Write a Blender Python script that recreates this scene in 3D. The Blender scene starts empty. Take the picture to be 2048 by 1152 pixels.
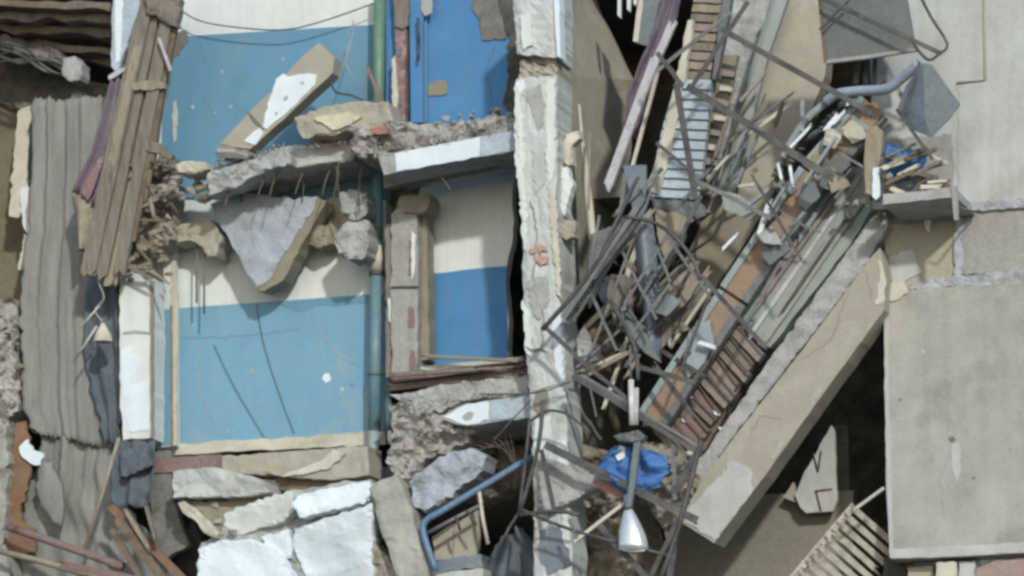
import bpy, bmesh, math, random
from mathutils import Vector, noise
from mathutils.geometry import delaunay_2d_cdt
R = math.radians
sc = bpy.context.scene
COL = sc.collection

# ------------------------------------------------------------------ camera
YAW = R(19.0)                      # the facade is turned, its right end nearer the street
D, HC, ZV = 40.0, 1.7, 9.7         # camera distance, eye height, height of the view centre
cam_d = bpy.data.cameras.new('camera'); cam = bpy.data.objects.new('camera', cam_d); COL.objects.link(cam)
cam.location = (0, -D, HC); cam.rotation_euler = (R(90), 0, 0)
cam_d.sensor_width = 36.0; cam_d.lens = 36.0 * D / 10.24
cam_d.shift_y = (ZV - HC) / 10.24
cam_d.clip_start = 0.5; cam_d.clip_end = 3000
sc.camera = cam
# ------------------------------------------------------------------ light
SUN_EL, SUN_AZ = R(24.0), R(-13.0)  # behind the photographer, a little to the right
w = bpy.data.worlds.new('World'); sc.world = w; w.use_nodes = True
wn = w.node_tree.nodes; wl = w.node_tree.links
sky = wn.new('ShaderNodeTexSky'); sky.sky_type = 'NISHITA'; sky.sun_disc = False
sky.sun_elevation = SUN_EL; sky.sun_rotation = R(180) - SUN_AZ
sky.air_density = 1.0; sky.dust_density = 0.7; sky.ozone_density = 1.6
wn['Background'].inputs['Strength'].default_value = 0.15
wl.new(sky.outputs[0], wn['Background'].inputs[0])
sl = bpy.data.lights.new('sun', 'SUN'); sl.energy = 2.3; sl.angle = R(2.6); sl.color = (1.0, 0.98, 0.93)
sun = bpy.data.objects.new('sun', sl); COL.objects.link(sun)
sdir = Vector((-math.sin(SUN_AZ) * math.cos(SUN_EL), -math.cos(SUN_AZ) * math.cos(SUN_EL), math.sin(SUN_EL)))
sun.rotation_euler = sdir.to_track_quat('Z', 'Y').to_euler(); sun.location = (0, -20, 40)
vs = sc.view_settings; vs.view_transform = 'Standard'; vs.look = 'None'; vs.gamma = 1.0; vs.exposure = 0.0
vs.use_curve_mapping = False
sc.cycles.use_denoising = True
sc.cycles.filter_width = 3.0       # soft phone picture
sc.cycles.max_bounces = 6

# ------------------------------------------------------------------ space
S_, C_ = math.sin(YAW), math.cos(YAW)
N = Vector((S_, C_, 0.0))          # into the building
U = Vector((C_, -S_, 0.0))         # along the facade, to the right
CAM = Vector((0, -D, HC))
def W(px, py, v=0.0):              # where the sight line of a picture point meets the plane v metres behind the facade
    d = Vector(((px - 1024) / 200.0, D, ZV + (576 - py) / 200.0 - HC))
    return CAM + d * ((v - N.dot(CAM)) / N.dot(d))
def F(u, v, z): return U * u + N * v + Vector((0, 0, z))
def zof(py, v=0.0, px=1024): return W(px, py, v).z

# ------------------------------------------------------------------ materials
SAT = .88
def lin(c):
    g = .3 * c[0] + .59 * c[1] + .11 * c[2]; c = [g + (x - g) * SAT for x in c]
    return tuple((x / 255 / 12.92 if x <= 10 else ((x / 255 + .055) / 1.055) ** 2.4) for x in c) + (1,)
MATS = {}
def M(name, c1, c2=None, scale=6.0, rough=.9, bump=.25, metal=0.0, c3=None, s3=1.3, w3=.5, grain=40.0, stretch=None, gstr=.25, dust=.45, drip=0.0, pits=0.0):
    m = bpy.data.materials.new(name); m.use_nodes = True; nt = m.node_tree; nd = nt.nodes; lk = nt.links
    b = nd['Principled BSDF']; b.inputs['Roughness'].default_value = rough; b.inputs['Metallic'].default_value = metal
    tc = nd.new('ShaderNodeTexCoord'); vec = tc.outputs['Object']
    if stretch:
        mp = nd.new('ShaderNodeMapping'); mp.inputs['Scale'].default_value = stretch; lk.new(vec, mp.inputs['Vector']); vec = mp.outputs[0]
    def nz(s, det=6, rg=.6):
        n = nd.new('ShaderNodeTexNoise'); n.inputs['Scale'].default_value = s; n.inputs['Detail'].default_value = det
        n.inputs['Roughness'].default_value = rg; lk.new(vec, n.inputs['Vector']); return n
    def ramp(src, a, bb):
        r = nd.new('ShaderNodeMapRange'); r.inputs['From Min'].default_value = a; r.inputs['From Max'].default_value = bb
        lk.new(src, r.inputs['Value']); return r.outputs[0]
    def mix(f, A, B, typ='MIX'):
        x = nd.new('ShaderNodeMix'); x.data_type = 'RGBA'; x.blend_type = typ
        if isinstance(f, float): x.inputs[0].default_value = f
        else: lk.new(f, x.inputs[0])
        for k, val in ((6, A), (7, B)):
            if isinstance(val, tuple): x.inputs[k].default_value = val
            else: lk.new(val, x.inputs[k])
        return x.outputs[2]
    n1 = nz(scale); col = mix(ramp(n1.outputs[0], .36, .64), lin(c1), lin(c2 or tuple(x * .8 for x in c1)))
    if c3:
        n3 = nz(s3, 8, .65); col = mix(ramp(n3.outputs[0], w3 + .0, w3 + .12), col, lin(c3))
    nd_ = nz(2.7, 9, .7); dr = nd.new('ShaderNodeMapRange'); dr.inputs['From Min'].default_value = .42; dr.inputs['From Max'].default_value = .72; dr.inputs['To Max'].default_value = dust
    lk.new(nd_.outputs[0], dr.inputs['Value']); col = mix(dr.outputs[0], col, lin((158, 154, 142)))
    if drip:                                            # rain runs and scuffs down the face
        mp2 = nd.new('ShaderNodeMapping'); mp2.inputs['Scale'].default_value = (7, 7, .35); lk.new(tc.outputs['Object'], mp2.inputs['Vector'])
        n4 = nd.new('ShaderNodeTexNoise'); n4.inputs['Scale'].default_value = 1.6; n4.inputs['Detail'].default_value = 7; n4.inputs['Roughness'].default_value = .65
        lk.new(mp2.outputs[0], n4.inputs['Vector']); r4 = nd.new('ShaderNodeMapRange'); r4.inputs['From Min'].default_value = .46; r4.inputs['From Max'].default_value = .74; r4.inputs['To Max'].default_value = drip * 1.6
        lk.new(n4.outputs[0], r4.inputs['Value']); col = mix(r4.outputs[0], col, lin((124, 122, 112)))
    if pits:
        vo = nd.new('ShaderNodeTexVoronoi'); vo.inputs['Scale'].default_value = 17; vo.inputs['Randomness'].default_value = 1; lk.new(vec, vo.inputs['Vector'])
        r5 = nd.new('ShaderNodeMapRange'); r5.inputs['From Min'].default_value = .05; r5.inputs['From Max'].default_value = .13; r5.inputs['To Min'].default_value = pits; r5.inputs['To Max'].default_value = 0
        lk.new(vo.outputs['Distance'], r5.inputs['Value']); col = mix(r5.outputs[0], col, lin((92, 90, 84)))
    ng = nz(grain, 4, .7)
    g = nd.new('ShaderNodeMapRange'); g.inputs['From Min'].default_value = .3; g.inputs['From Max'].default_value = .7
    g.inputs['To Min'].default_value = 1 - gstr; g.inputs['To Max'].default_value = 1 + gstr * .35
    lk.new(ng.outputs[0], g.inputs['Value'])
    cg = nd.new('ShaderNodeCombineColor')
    for k in range(3): lk.new(g.outputs[0], cg.inputs[k])
    col = mix(1.0, col, cg.outputs[0], 'MULTIPLY')
    lk.new(col, b.inputs['Base Color'])
    bp = nd.new('ShaderNodeBump'); bp.inputs['Strength'].default_value = bump; bp.inputs['Distance'].default_value = .03
    ad = nd.new('ShaderNodeMath'); ad.operation = 'MULTIPLY_ADD'; ad.inputs[1].default_value = .4
    lk.new(ng.outputs[0], ad.inputs[0]); lk.new(n1.outputs[0], ad.inputs[2])
    lk.new(ad.outputs[0], bp.inputs['Height']); lk.new(bp.outputs[0], b.inputs['Normal'])
    MATS[name] = m; return m
M('panel', (181, 180, 168), (163, 163, 153), 2.2, c3=(148, 149, 142), s3=1.3, w3=.52, bump=.35, gstr=.12, drip=0.12, pits=.08)
M('panel_light', (196, 199, 193), (184, 187, 180), 3, c3=(166, 168, 160), s3=1.4, w3=.58, bump=.3, gstr=.1, drip=0.12, pits=.08)
M('panel_mid', (172, 171, 162), (160, 160, 152), 8, c3=(140, 140, 134), s3=2.5, w3=.55, bump=.5, gstr=.2, drip=0.2, pits=0.4)
M('tan_concrete', (176, 170, 150), (166, 159, 138), 4, c3=(186, 182, 164), s3=1.6, w3=.55, bump=.25, gstr=.12, drip=0.0, pits=0.2)
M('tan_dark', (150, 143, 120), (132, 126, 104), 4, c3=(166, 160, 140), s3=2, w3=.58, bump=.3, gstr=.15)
M('concrete', (182, 184, 180), (162, 164, 160), 7, c3=(142, 144, 140), s3=3.5, w3=.56, bump=.4, gstr=.22)
M('concrete_blue', (176, 185, 194), (162, 171, 180), 6, c3=(144, 151, 157), s3=4, w3=.58, bump=.4, gstr=.22)
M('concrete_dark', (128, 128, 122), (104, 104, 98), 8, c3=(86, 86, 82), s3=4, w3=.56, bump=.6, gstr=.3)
M('rubble', (190, 187, 178), (168, 165, 156), 9, c3=(148, 144, 136), s3=5, w3=.55, bump=.5, gstr=.3)
M('rubble_tan', (172, 162, 142), (146, 136, 116), 9, c3=(124, 114, 98), s3=5, w3=.54, bump=.5, gstr=.3)
M('column', (206, 211, 207), (192, 197, 193), 5, c3=(176, 180, 176), s3=2.6, w3=.54, bump=.4, gstr=.14, drip=.14, dust=.2)
M('white_plaster', (222, 228, 222), (214, 220, 214), 3, c3=(200, 202, 192), s3=1.5, w3=.6, bump=.15, gstr=.06, dust=.12, drip=0.08, pits=0)
M('white_cool', (226, 238, 242), (219, 232, 237), 3, c3=(200, 210, 210), s3=2.4, w3=.62, bump=.18, gstr=.07, dust=.12, drip=0.06, pits=0)
M('cream', (212, 208, 188), (200, 195, 172), 5, c3=(182, 174, 148), s3=3, w3=.57, bump=.35, gstr=.12)
M('dado_blue', (116, 169, 194), (108, 163, 191), 2.0, c3=(138, 172, 182), s3=1.1, w3=.54, bump=.12, gstr=.05, dust=.12, drip=0.1, pits=0)
M('dado_upper', (100, 151, 175), (90, 151, 187), 1.6, c3=(96, 141, 156), s3=.8, w3=.5, bump=.12, gstr=.05, dust=.12, drip=0.12, pits=0)
M('strong_blue', (72, 139, 192), (64, 129, 184), 2.0, c3=(84, 136, 176), s3=1.0, w3=.55, bump=.12, gstr=.06, dust=.12, drip=0.1, pits=0)
M('grey_paper', (146, 147, 139), (124, 127, 121), 3, c3=(104, 109, 107), s3=2.0, w3=.55, bump=.4, gstr=.2, stretch=(2.2, 2.2, .35))
M('olive_wall', (124, 120, 92), (116, 106, 82), 2, c3=(132, 128, 108), s3=1.2, w3=.55, bump=.3)
M('wood_grey', (146, 137, 122), (120, 111, 97), 5, c3=(96, 88, 76), s3=4, w3=.55, bump=.5, stretch=(5, 5, .6), gstr=.3)
M('wood_tan', (172, 158, 134), (150, 136, 112), 5, c3=(130, 114, 92), s3=4, w3=.57, bump=.4, stretch=(4, 4, .8), gstr=.25)
M('wood_brown', (128, 108, 84), (106, 88, 68), 6, c3=(86, 72, 58), s3=4, w3=.55, bump=.5, gstr=.3)
M('orange_board', (146, 104, 70), (120, 86, 58), 5, c3=(104, 66, 38), s3=3, w3=.58, bump=.4)
M('red_brown', (146, 118, 110), (126, 100, 92), 6, c3=(104, 78, 68), s3=4, w3=.54, bump=.3, gstr=.25)
M('red_paint', (152, 114, 110), (136, 98, 96), 6, c3=(172, 160, 150), s3=7, w3=.52, bump=.3)
M('brick_red', (192, 132, 108), (170, 112, 90), 9, bump=.6, gstr=.3)
M('mauve', (128, 112, 126), (108, 94, 108), 5, c3=(126, 76, 84), s3=3, w3=.62, bump=.4, gstr=.2)
M('purple', (122, 104, 122), (100, 84, 102), 6, c3=(136, 120, 136), s3=5, w3=.57, bump=.4, gstr=.2)
M('navy_cloth', (92, 106, 118), (74, 86, 98), 5, c3=(60, 68, 76), s3=3, w3=.56, bump=.5, gstr=.2)
M('green_pipe', (98, 148, 118), (84, 134, 108), 3, rough=.5, bump=.1, c3=(120, 158, 140), s3=3, w3=.6)
M('teal_pipe', (104, 150, 162), (86, 132, 146), 3, rough=.5, bump=.1, c3=(148, 168, 168), s3=4, w3=.58)
M('blue_rail', (96, 140, 176), (78, 122, 162), 6, rough=.45, bump=.1, c3=(160, 172, 172), s3=5, w3=.6)
M('steel_dark', (88, 88, 88), (70, 70, 72), 9, rough=.65, bump=.3, metal=.35, c3=(96, 82, 72), s3=6, w3=.58)
M('steel_grey', (124, 128, 128), (104, 108, 110), 9, rough=.6, bump=.2, metal=.3, c3=(112, 98, 86), s3=6, w3=.6)
M('sheet_teal', (118, 132, 132), (104, 118, 120), 3, rough=.6, bump=.2, metal=.2, c3=(132, 142, 138), s3=2, w3=.56)
M('sheet_blue', (122, 136, 150), (106, 120, 134), 4, rough=.55, bump=.15, metal=.2, c3=(138, 150, 158), s3=3, w3=.57)
M('plate_dark', (108, 116, 114), (92, 100, 98), 3, rough=.7, bump=.2, metal=.1, c3=(122, 130, 126), s3=1.5, w3=.55)
M('stair_blue', (186, 202, 212), (168, 184, 196), 6, c3=(148, 156, 160), s3=5, w3=.6, bump=.3)
M('teal_concrete', (160, 170, 162), (146, 158, 152), 5, c3=(168, 172, 172), s3=3, w3=.55, bump=.3, gstr=.15, drip=0.1, pits=0.2)
M('tread', (160, 142, 132), (142, 126, 116), 7, c3=(152, 144, 134), s3=6, w3=.57, bump=.4, gstr=.25)
M('rust_orange', (164, 138, 112), (156, 128, 98), 6, c3=(188, 126, 78), s3=2.6, w3=.56, bump=.35, gstr=.25)
M('pale_edge', (158, 174, 174), (142, 158, 160), 8, c3=(128, 138, 138), s3=6, w3=.58, rough=.6, bump=.2)
M('weathered', (206, 206, 206), (178, 178, 184), 9, c3=(148, 144, 148), s3=6, w3=.57, bump=.4, gstr=.25)
M('insulator', (226, 228, 222), (206, 208, 204), 6, rough=.35, bump=.1)
M('pale_blue_pipe', (164, 182, 200), (146, 164, 184), 5, rough=.5, bump=.1, c3=(180, 186, 190), s3=5, w3=.6)
M('chrome', (226, 228, 226), (196, 198, 196), 8, rough=.22, metal=.9, bump=.08, dust=.12)
M('mirror_metal', (238, 240, 238), (226, 230, 230), 5, rough=.24, metal=.55, bump=.03, dust=.12)
M('tarp', (64, 130, 204), (50, 112, 188), 5, rough=.85, dust=.3, c3=(92, 156, 220), s3=5, w3=.6, bump=.3)
M('red_cloth', (192, 132, 122), (172, 116, 108), 6, bump=.3)
M('wire', (72, 74, 74), (60, 62, 62), 8, rough=.6, bump=.1)
M('wire_pale', (176, 180, 176), (160, 164, 160), 8, rough=.6, bump=.1)
M('interior', (70, 68, 62), (58, 56, 50), 3, c3=(80, 76, 68), s3=2, w3=.55, bump=.4)  # dark base that puts the shade of voids and gaps into colour
M('void_wall', (138, 134, 118), (128, 124, 108), 3, c3=(176, 172, 158), s3=1.5, w3=.55, bump=.3)
M('slat_white', (206, 200, 182), (186, 180, 162), 7, c3=(150, 142, 124), s3=7, w3=.56, bump=.4, gstr=.3)
M('joint', (196, 200, 202), (166, 170, 174), 10, c3=(140, 144, 148), s3=6, w3=.55, bump=.6, gstr=.25)
M('pink_stone', (176, 148, 136), (162, 136, 124), 4, bump=.3)
M('yellow_plaster', (222, 216, 182), (208, 200, 164), 6, bump=.3)
M('black_ink', (58, 54, 50), (50, 46, 42), 9, bump=.1)
M('asphalt', (64, 64, 64), (54, 54, 54), 4, bump=.3)
M('rust_bar', (112, 98, 86), (94, 82, 74), 9, c3=(80, 74, 70), s3=8, w3=.55, bump=.5)
M('red_mark', (206, 146, 124), (196, 160, 146), 14, c3=(198, 196, 190), s3=9, w3=.56, bump=.3)

# ------------------------------------------------------------------ builders
PARENT_LOC = {}
def finish(name, verts, faces, mat, parent=None, label=None, cat=None, group=None, kind=None, smooth=False, recalc=True):
    me = bpy.data.meshes.new(name)
    xs = [p.x for p in verts]; ys = [p.y for p in verts]; zs = [p.z for p in verts]
    o0 = Vector(((min(xs) + max(xs)) / 2, (min(ys) + max(ys)) / 2, min(zs)))
    me.from_pydata([p - o0 for p in verts], [], faces)
    if recalc:
        bm = bmesh.new(); bm.from_mesh(me); bmesh.ops.recalc_face_normals(bm, faces=bm.faces); bm.to_mesh(me); bm.free()
    me.materials.append(MATS[mat])
    if smooth:
        for p in me.polygons: p.use_smooth = True
    o = bpy.data.objects.new(name, me); COL.objects.link(o)
    if parent is not None:
        o.parent = parent; o.location = o0 - PARENT_LOC[parent.name]
    else: o.location = o0
    PARENT_LOC[o.name] = o0
    return tag(o, label, cat, group, kind)
def tag(o, label=None, cat=None, group=None, kind=None):
    if label: o['label'] = label
    if cat: o['category'] = cat
    if group: o['group'] = group
    if kind: o['kind'] = kind
    return o
def empty(name, loc, label, cat, group=None):
    o = bpy.data.objects.new(name, None); COL.objects.link(o); o.location = loc; o.empty_display_size = .2
    PARENT_LOC[o.name] = Vector(loc); return tag(o, label, cat, group)
def v3(p, v): return (p[0], p[1], p[2] if len(p) > 2 else v)
def ragged(pts, seg, rag, rng):
    out = []
    for i, a in enumerate(pts):
        b = pts[(i + 1) % len(pts)]; L = math.hypot(b[0] - a[0], b[1] - a[1]); k = max(1, int(L / seg))
        out.append(a)
        for j in range(1, k):
            t = (j + rng.uniform(-.25, .25)) / k; nx, ny = -(b[1] - a[1]) / L, (b[0] - a[0]) / L
            r = rng.gauss(0, rag * .6)
            out.append((a[0] + (b[0] - a[0]) * t + nx * r, a[1] + (b[1] - a[1]) * t + ny * r, a[2] + (b[2] - a[2]) * t))
    return out
def slab(name, pts, v, t, mat, label=None, cat=None, group=None, parent=None, rag=0, seg=18, rough=0, seed=None, kind=None, grid=None, backrag=0):
    """flat piece: outline as seen, front face v metres behind the facade, t thick; rag = broken outline, rough = broken face"""
    rng = random.Random(seed if seed is not None else hash((name, round(pts[0][0]), round(pts[0][1]))) if False else int(pts[0][0] * 7 + pts[0][1] * 13 + len(pts)))
    P = [v3(p, v) for p in pts]
    if rag: P = ragged(P, seg, rag, rng)
    n = len(P)
    front_pts = [Vector((p[0], p[1])) for p in P]
    # depth over the outline: plane through the points by least squares is overkill, use inverse distance
    flat = len({round(p[2], 4) for p in P}) == 1
    def depth(x, y):
        if flat: return P[0][2]
        s = ws = 0
        for p in P:
            d2 = (p[0] - x) ** 2 + (p[1] - y) ** 2 + 1; wgt = 1 / d2 ** 1.5; s += p[2] * wgt; ws += wgt
        return s / ws
    inner = []
    if rough:
        g = (grid or 16) * .52
        x0, x1 = min(p[0] for p in P), max(p[0] for p in P); y0, y1 = min(p[1] for p in P), max(p[1] for p in P)
        x = x0 + g * .6
        while x < x1:
            y = y0 + g * .6
            while y < y1:
                q = (x + rng.uniform(-.35, .35) * g, y + rng.uniform(-.35, .35) * g)
                ins = False; j = n - 1
                for i in range(n):
                    if (P[i][1] > q[1]) != (P[j][1] > q[1]) and q[0] < (P[j][0] - P[i][0]) * (q[1] - P[i][1]) / (P[j][1] - P[i][1]) + P[i][0]: ins = not ins
                    j = i
                if ins: inner.append(Vector(q))
                y += g
            x += g
    def fill(extra):
        r = delaunay_2d_cdt(front_pts + extra, [(i, (i + 1) % n) for i in range(n)], [], 1, 1e-4)
        return r
    vv, ee, ff, ov = fill(inner)[:4]
    verts = []
    for i, q in enumerate(vv):
        src = [k for k in ov[i] if k < n]
        if src: verts.append(W(P[src[0]][0], P[src[0]][1], P[src[0]][2]))
        else:
            dd = depth(q.x, q.y)
            if rough: dd -= rough * (noise.fractal(Vector((q.x * .022, q.y * .022, 3.1)), 1.05, 2.1, 4) * 1.2 + .16 * rng.uniform(-.5, .5)) + rough * .35
            verts.append(W(q.x, q.y, dd))
    faces = [tuple(f) for f in ff]
    m1 = {}
    for i, o_ in enumerate(ov):
        for k in o_:
            if k < n: m1[k] = i
    if inner: v2, e2, f2, ov2 = fill([])[:4]
    else: v2, f2, ov2 = vv, ff, ov
    base = len(verts); m2 = {}
    cx = sum(p[0] for p in P) / n; cy = sum(p[1] for p in P) / n
    for i, q in enumerate(v2):
        src = [k for k in ov2[i] if k < n]; k = src[0] if src else 0
        off = N * t
        if backrag: off = off + U * rng.gauss(0, backrag / 200) + Vector((0, 0, rng.gauss(0, backrag / 200))) + N * rng.gauss(0, backrag / 150)
        verts.append((W(*P[k]) if src else W(q.x, q.y, depth(q.x, q.y))) + off)
        for kk in src: m2[kk] = base + i
    faces += [tuple(base + k for k in reversed(f)) for f in f2]
    for i in range(n):
        j = (i + 1) % n
        if i in m1 and j in m1 and i in m2 and j in m2 and m1[i] != m1[j]:
            faces.append((m1[i], m1[j], m2[j], m2[i]))
    return finish(name, verts, faces, mat, parent, label, cat, group, kind)
def loft(name, left, right, v, t, mat, nx=12, disp=None, label=None, cat=None, group=None, parent=None, sub=4, rag=0, seed=1, kind=None, smooth=True):
    """sheet between two edge lines, disp(s, t) metres towards the street"""
    rng = random.Random(seed)
    Lp, Rp = [v3(p, v) for p in left], [v3(p, v) for p in right]
    rows = []
    for i in range(len(Lp) - 1):
        for j in range(sub):
            f = j / sub
            rows.append(tuple([tuple(a + (b - a) * f for a, b in zip(q[i], q[i + 1])) for q in (Lp, Rp)]))
    rows.append((Lp[-1], Rp[-1]))
    ny = len(rows); fr = []; bk = []
    for r, (a, b) in enumerate(rows):
        ja, jb = (rng.gauss(0, rag), rng.gauss(0, rag)) if rag else (0, 0)
        for c in range(nx + 1):
            s = c / nx; jj = ja * (1 - s) ** 4 + jb * s ** 4
            dy = rng.gauss(0, rag) if rag and r in (0, ny - 1) else 0
            px, py, vv = a[0] + (b[0] - a[0]) * s + jj, a[1] + (b[1] - a[1]) * s + dy, a[2] + (b[2] - a[2]) * s
            d = disp(s, r / (ny - 1)) if disp else 0
            fr.append(W(px, py, vv) - N * d); bk.append(W(px, py, vv) + N * (t - (d if t < .06 else 0)))
    verts = fr + bk; o = len(fr); k = nx + 1; faces = []
    for r in range(ny - 1):
        for c in range(nx):
            a = r * k + c; q = (a, a + 1, a + k + 1, a + k); faces.append(q); faces.append(tuple(o + x for x in reversed(q)))
        faces.append((r * k, (r + 1) * k, o + (r + 1) * k, o + r * k)); a = r * k + nx
        faces.append((a + k, a, o + a, o + a + k))
    for c in range(nx):
        faces.append((c + 1, c, o + c, o + c + 1)); a = (ny - 1) * k + c; faces.append((a, a + 1, o + a + 1, o + a))
    return finish(name, verts, faces, mat, parent, label, cat, group, kind, smooth=smooth and t < .06)
def sweep(name, pts, prof, mat, label=None, cat=None, group=None, parent=None, smooth=False, taper=None, kind=None):
    P = [p if isinstance(p, Vector) else W(*v3(p, 0)) for p in pts]
    verts = []; k = len(prof); ref0 = N
    for i, p in enumerate(P):
        tdir = ((P[min(i + 1, len(P) - 1)] - P[max(i - 1, 0)])).normalized()
        a = tdir.cross(ref0)
        if a.length < .1: a = tdir.cross(Vector((0, 0, 1)))
        a.normalize(); b = a.cross(tdir).normalized(); s = taper[i] if taper else 1
        for q in prof: verts.append(p + a * q[0] * s + b * q[1] * s)
    faces = []
    for i in range(len(P) - 1):
        for j in range(k):
            faces.append((i * k + j, i * k + (j + 1) % k, (i + 1) * k + (j + 1) % k, (i + 1) * k + j))
    faces.append(tuple(range(k))); faces.append(tuple(reversed(range((len(P) - 1) * k, len(P) * k))))
    return finish(name, verts, faces, mat, parent, label, cat, group, kind, smooth=smooth)
def rnd(r, k=8): return [(r / 200 * math.cos(2 * math.pi * i / k), r / 200 * math.sin(2 * math.pi * i / k)) for i in range(k)]
def rect(wd, th): a, b = wd / 400, th / 400; return [(-a, -b), (a, -b), (a, b), (-a, b)]
def ell(wd, th, g=2.2):
    a, b, q = wd / 200, th / 200, g / 200
    return [(0, 0), (a, 0), (a, q), (q, q), (q, b), (0, b)]
def tube(name, pts, r, mat, k=8, curve=0, **kw):
    P = [W(*v3(p, 0)) for p in pts]
    if curve:
        Q = []
        for i in range(len(P) - 1):
            p0, p1, p2, p3 = P[max(i - 1, 0)], P[i], P[i + 1], P[min(i + 2, len(P) - 1)]
            for j in range(curve):
                t = j / curve
                Q.append(.5 * ((2 * p1) + (p2 - p0) * t + (2 * p0 - 5 * p1 + 4 * p2 - p3) * t * t + (3 * p1 - p0 - 3 * p2 + p3) * t ** 3))
        P = Q + [P[-1]]
    return sweep(name, P, rnd(r, k), mat, smooth=True, **kw)
def bar(name, p0, p1, wd, th, mat, **kw): return sweep(name, [p0, p1], rect(wd, th), mat, **kw)
def plank(name, p0, p1, wd, th, mat, seed=0, **kw):
    """board with splintered ends and a slight bend"""
    rng = random.Random(seed); A, B = W(*v3(p0, 0)), W(*v3(p1, 0)); n = 7; tdir = (B - A).normalized()
    a = tdir.cross(N).normalized(); b = a.cross(tdir).normalized(); k = 5; verts = []; bend = rng.uniform(-1, 1) * .015 * (B - A).length
    for i in range(n):
        f = i / (n - 1)
        for face in (0, 1):
            for j in range(k):
                s = j / (k - 1) - .5; e = 0
                if i in (0, n - 1): e = rng.uniform(-.12, .10) * min(.5, (B - A).length) * (1 if i else -1)
                jit = rng.uniform(-.04, .04)
                verts.append(A + (B - A) * f + tdir * e + a * ((s + (jit if abs(s) == .5 else 0)) * wd / 200) + b * ((face - .5) * th / 200 + bend * math.sin(math.pi * f)))
    faces = []; row = 2 * k
    for i in range(n - 1):
        for j in range(k - 1):
            q = i * row + j; faces.append((q, q + 1, q + row + 1, q + row)); q += k; faces.append((q, q + row, q + row + 1, q + 1))
        q = i * row; faces.append((q, q + row, q + row + k, q + k)); q += k - 1; faces.append((q, q + k, q + k + row, q + row))
    for j in range(k - 1):
        faces.append((j, j + k, j + k + 1, j + 1)); q = (n - 1) * row + j; faces.append((q, q + 1, q + k + 1, q + k))
    return finish(name, verts, faces, mat, kw.get('parent'), kw.get('label'), kw.get('cat'), kw.get('group'))
def box(name, a, b, mat, **kw):
    """box along the facade axes from (u,v,z) to (u,v,z)"""
    vs_ = [F(x, y, z) for x in (a[0], b[0]) for y in (a[1], b[1]) for z in (a[2], b[2])]
    fs = [(0, 1, 3, 2), (4, 6, 7, 5), (0, 4, 5, 1), (2, 3, 7, 6), (0, 2, 6, 4), (1, 5, 7, 3)]
    return finish(name, vs_, fs, mat, **kw)
# broken lumps: a few shared meshes, many copies
LUMP = {}
def lump_mesh(i, mat):
    if (i, mat) in LUMP: return LUMP[(i, mat)]
    rng = random.Random(100 + i); bm = bmesh.new()
    for _ in range(16):
        p = Vector((rng.gauss(0, 1), rng.gauss(0, 1), rng.gauss(0, 1))).normalized()
        bm.verts.new((p.x * .5 * rng.uniform(.75, 1.1), p.y * .5 * rng.uniform(.75, 1.1), p.z * .42 * rng.uniform(.7, 1.1)))
    r = bmesh.ops.convex_hull(bm, input=bm.verts)
    bmesh.ops.delete(bm, geom=list({g for g in r['geom_interior'] + r['geom_unused'] if isinstance(g, bmesh.types.BMVert)}), context='VERTS')
    bmesh.ops.bevel(bm, geom=bm.edges[:], offset=.02, segments=1, affect='EDGES')
    bmesh.ops.triangulate(bm, faces=bm.faces[:]); bmesh.ops.subdivide_edges(bm, edges=bm.edges[:], cuts=1, use_grid_fill=True)
    for q in bm.verts:
        q.co += q.co.normalized() * (.10 * noise.fractal(q.co * 4 + Vector((i * 9, 0, 0)), .8, 2.1, 4))
    me = bpy.data.meshes.new('lump'); bm.to_mesh(me); bm.free(); me.materials.append(MATS[mat]); LUMP[(i, mat)] = me; return me
def lump(px, py, v, size, mat, label, group, name='rubble_lump', cat='rubble', seed=0, asp=None):
    rng = random.Random(seed * 31 + int(px * 3 + py * 5)); me = lump_mesh(rng.randrange(7), mat)
    o = bpy.data.objects.new(name, me); COL.objects.link(o); o.location = W(px, py, v)
    s = size / 200; asp = asp or (rng.uniform(.9, 1.35), rng.uniform(.7, 1.1), rng.uniform(.6, 1.0))
    o.scale = (s * asp[0], s * asp[1], s * asp[2]); o.rotation_euler = (rng.uniform(-.4, .4), rng.uniform(-.4, .4), rng.uniform(0, 6.28))
    tone = {'rubble': 'grey', 'concrete': 'pale grey', 'concrete_dark': 'dark grey', 'rubble_tan': 'tan', 'wood_brown': 'brown wood', 'white_plaster': 'white', 'plate_dark': 'dark metal', 'steel_grey': 'grey metal', 'sheet_teal': 'greenish metal', 'red_brown': 'reddish', 'cream': 'cream'}[mat]
    return tag(o, ('small ' if size < 18 else 'big ' if size > 30 else 'middling ') + tone + ' ' + label, cat, group)
def lumps(n, xr, yr, vr, sr, mats, label, group, seed, top=None, **kw):
    rng = random.Random(seed)
    for i in range(n):
        x = rng.uniform(*xr); y = (top(x) + rng.uniform(*yr)) if top else rng.uniform(*yr)
        s = sr[0] + (sr[1] - sr[0]) * rng.random() ** 2
        lump(x, y, rng.uniform(*vr), s, rng.choice(mats), label, group, seed=seed + i, **kw)
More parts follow.
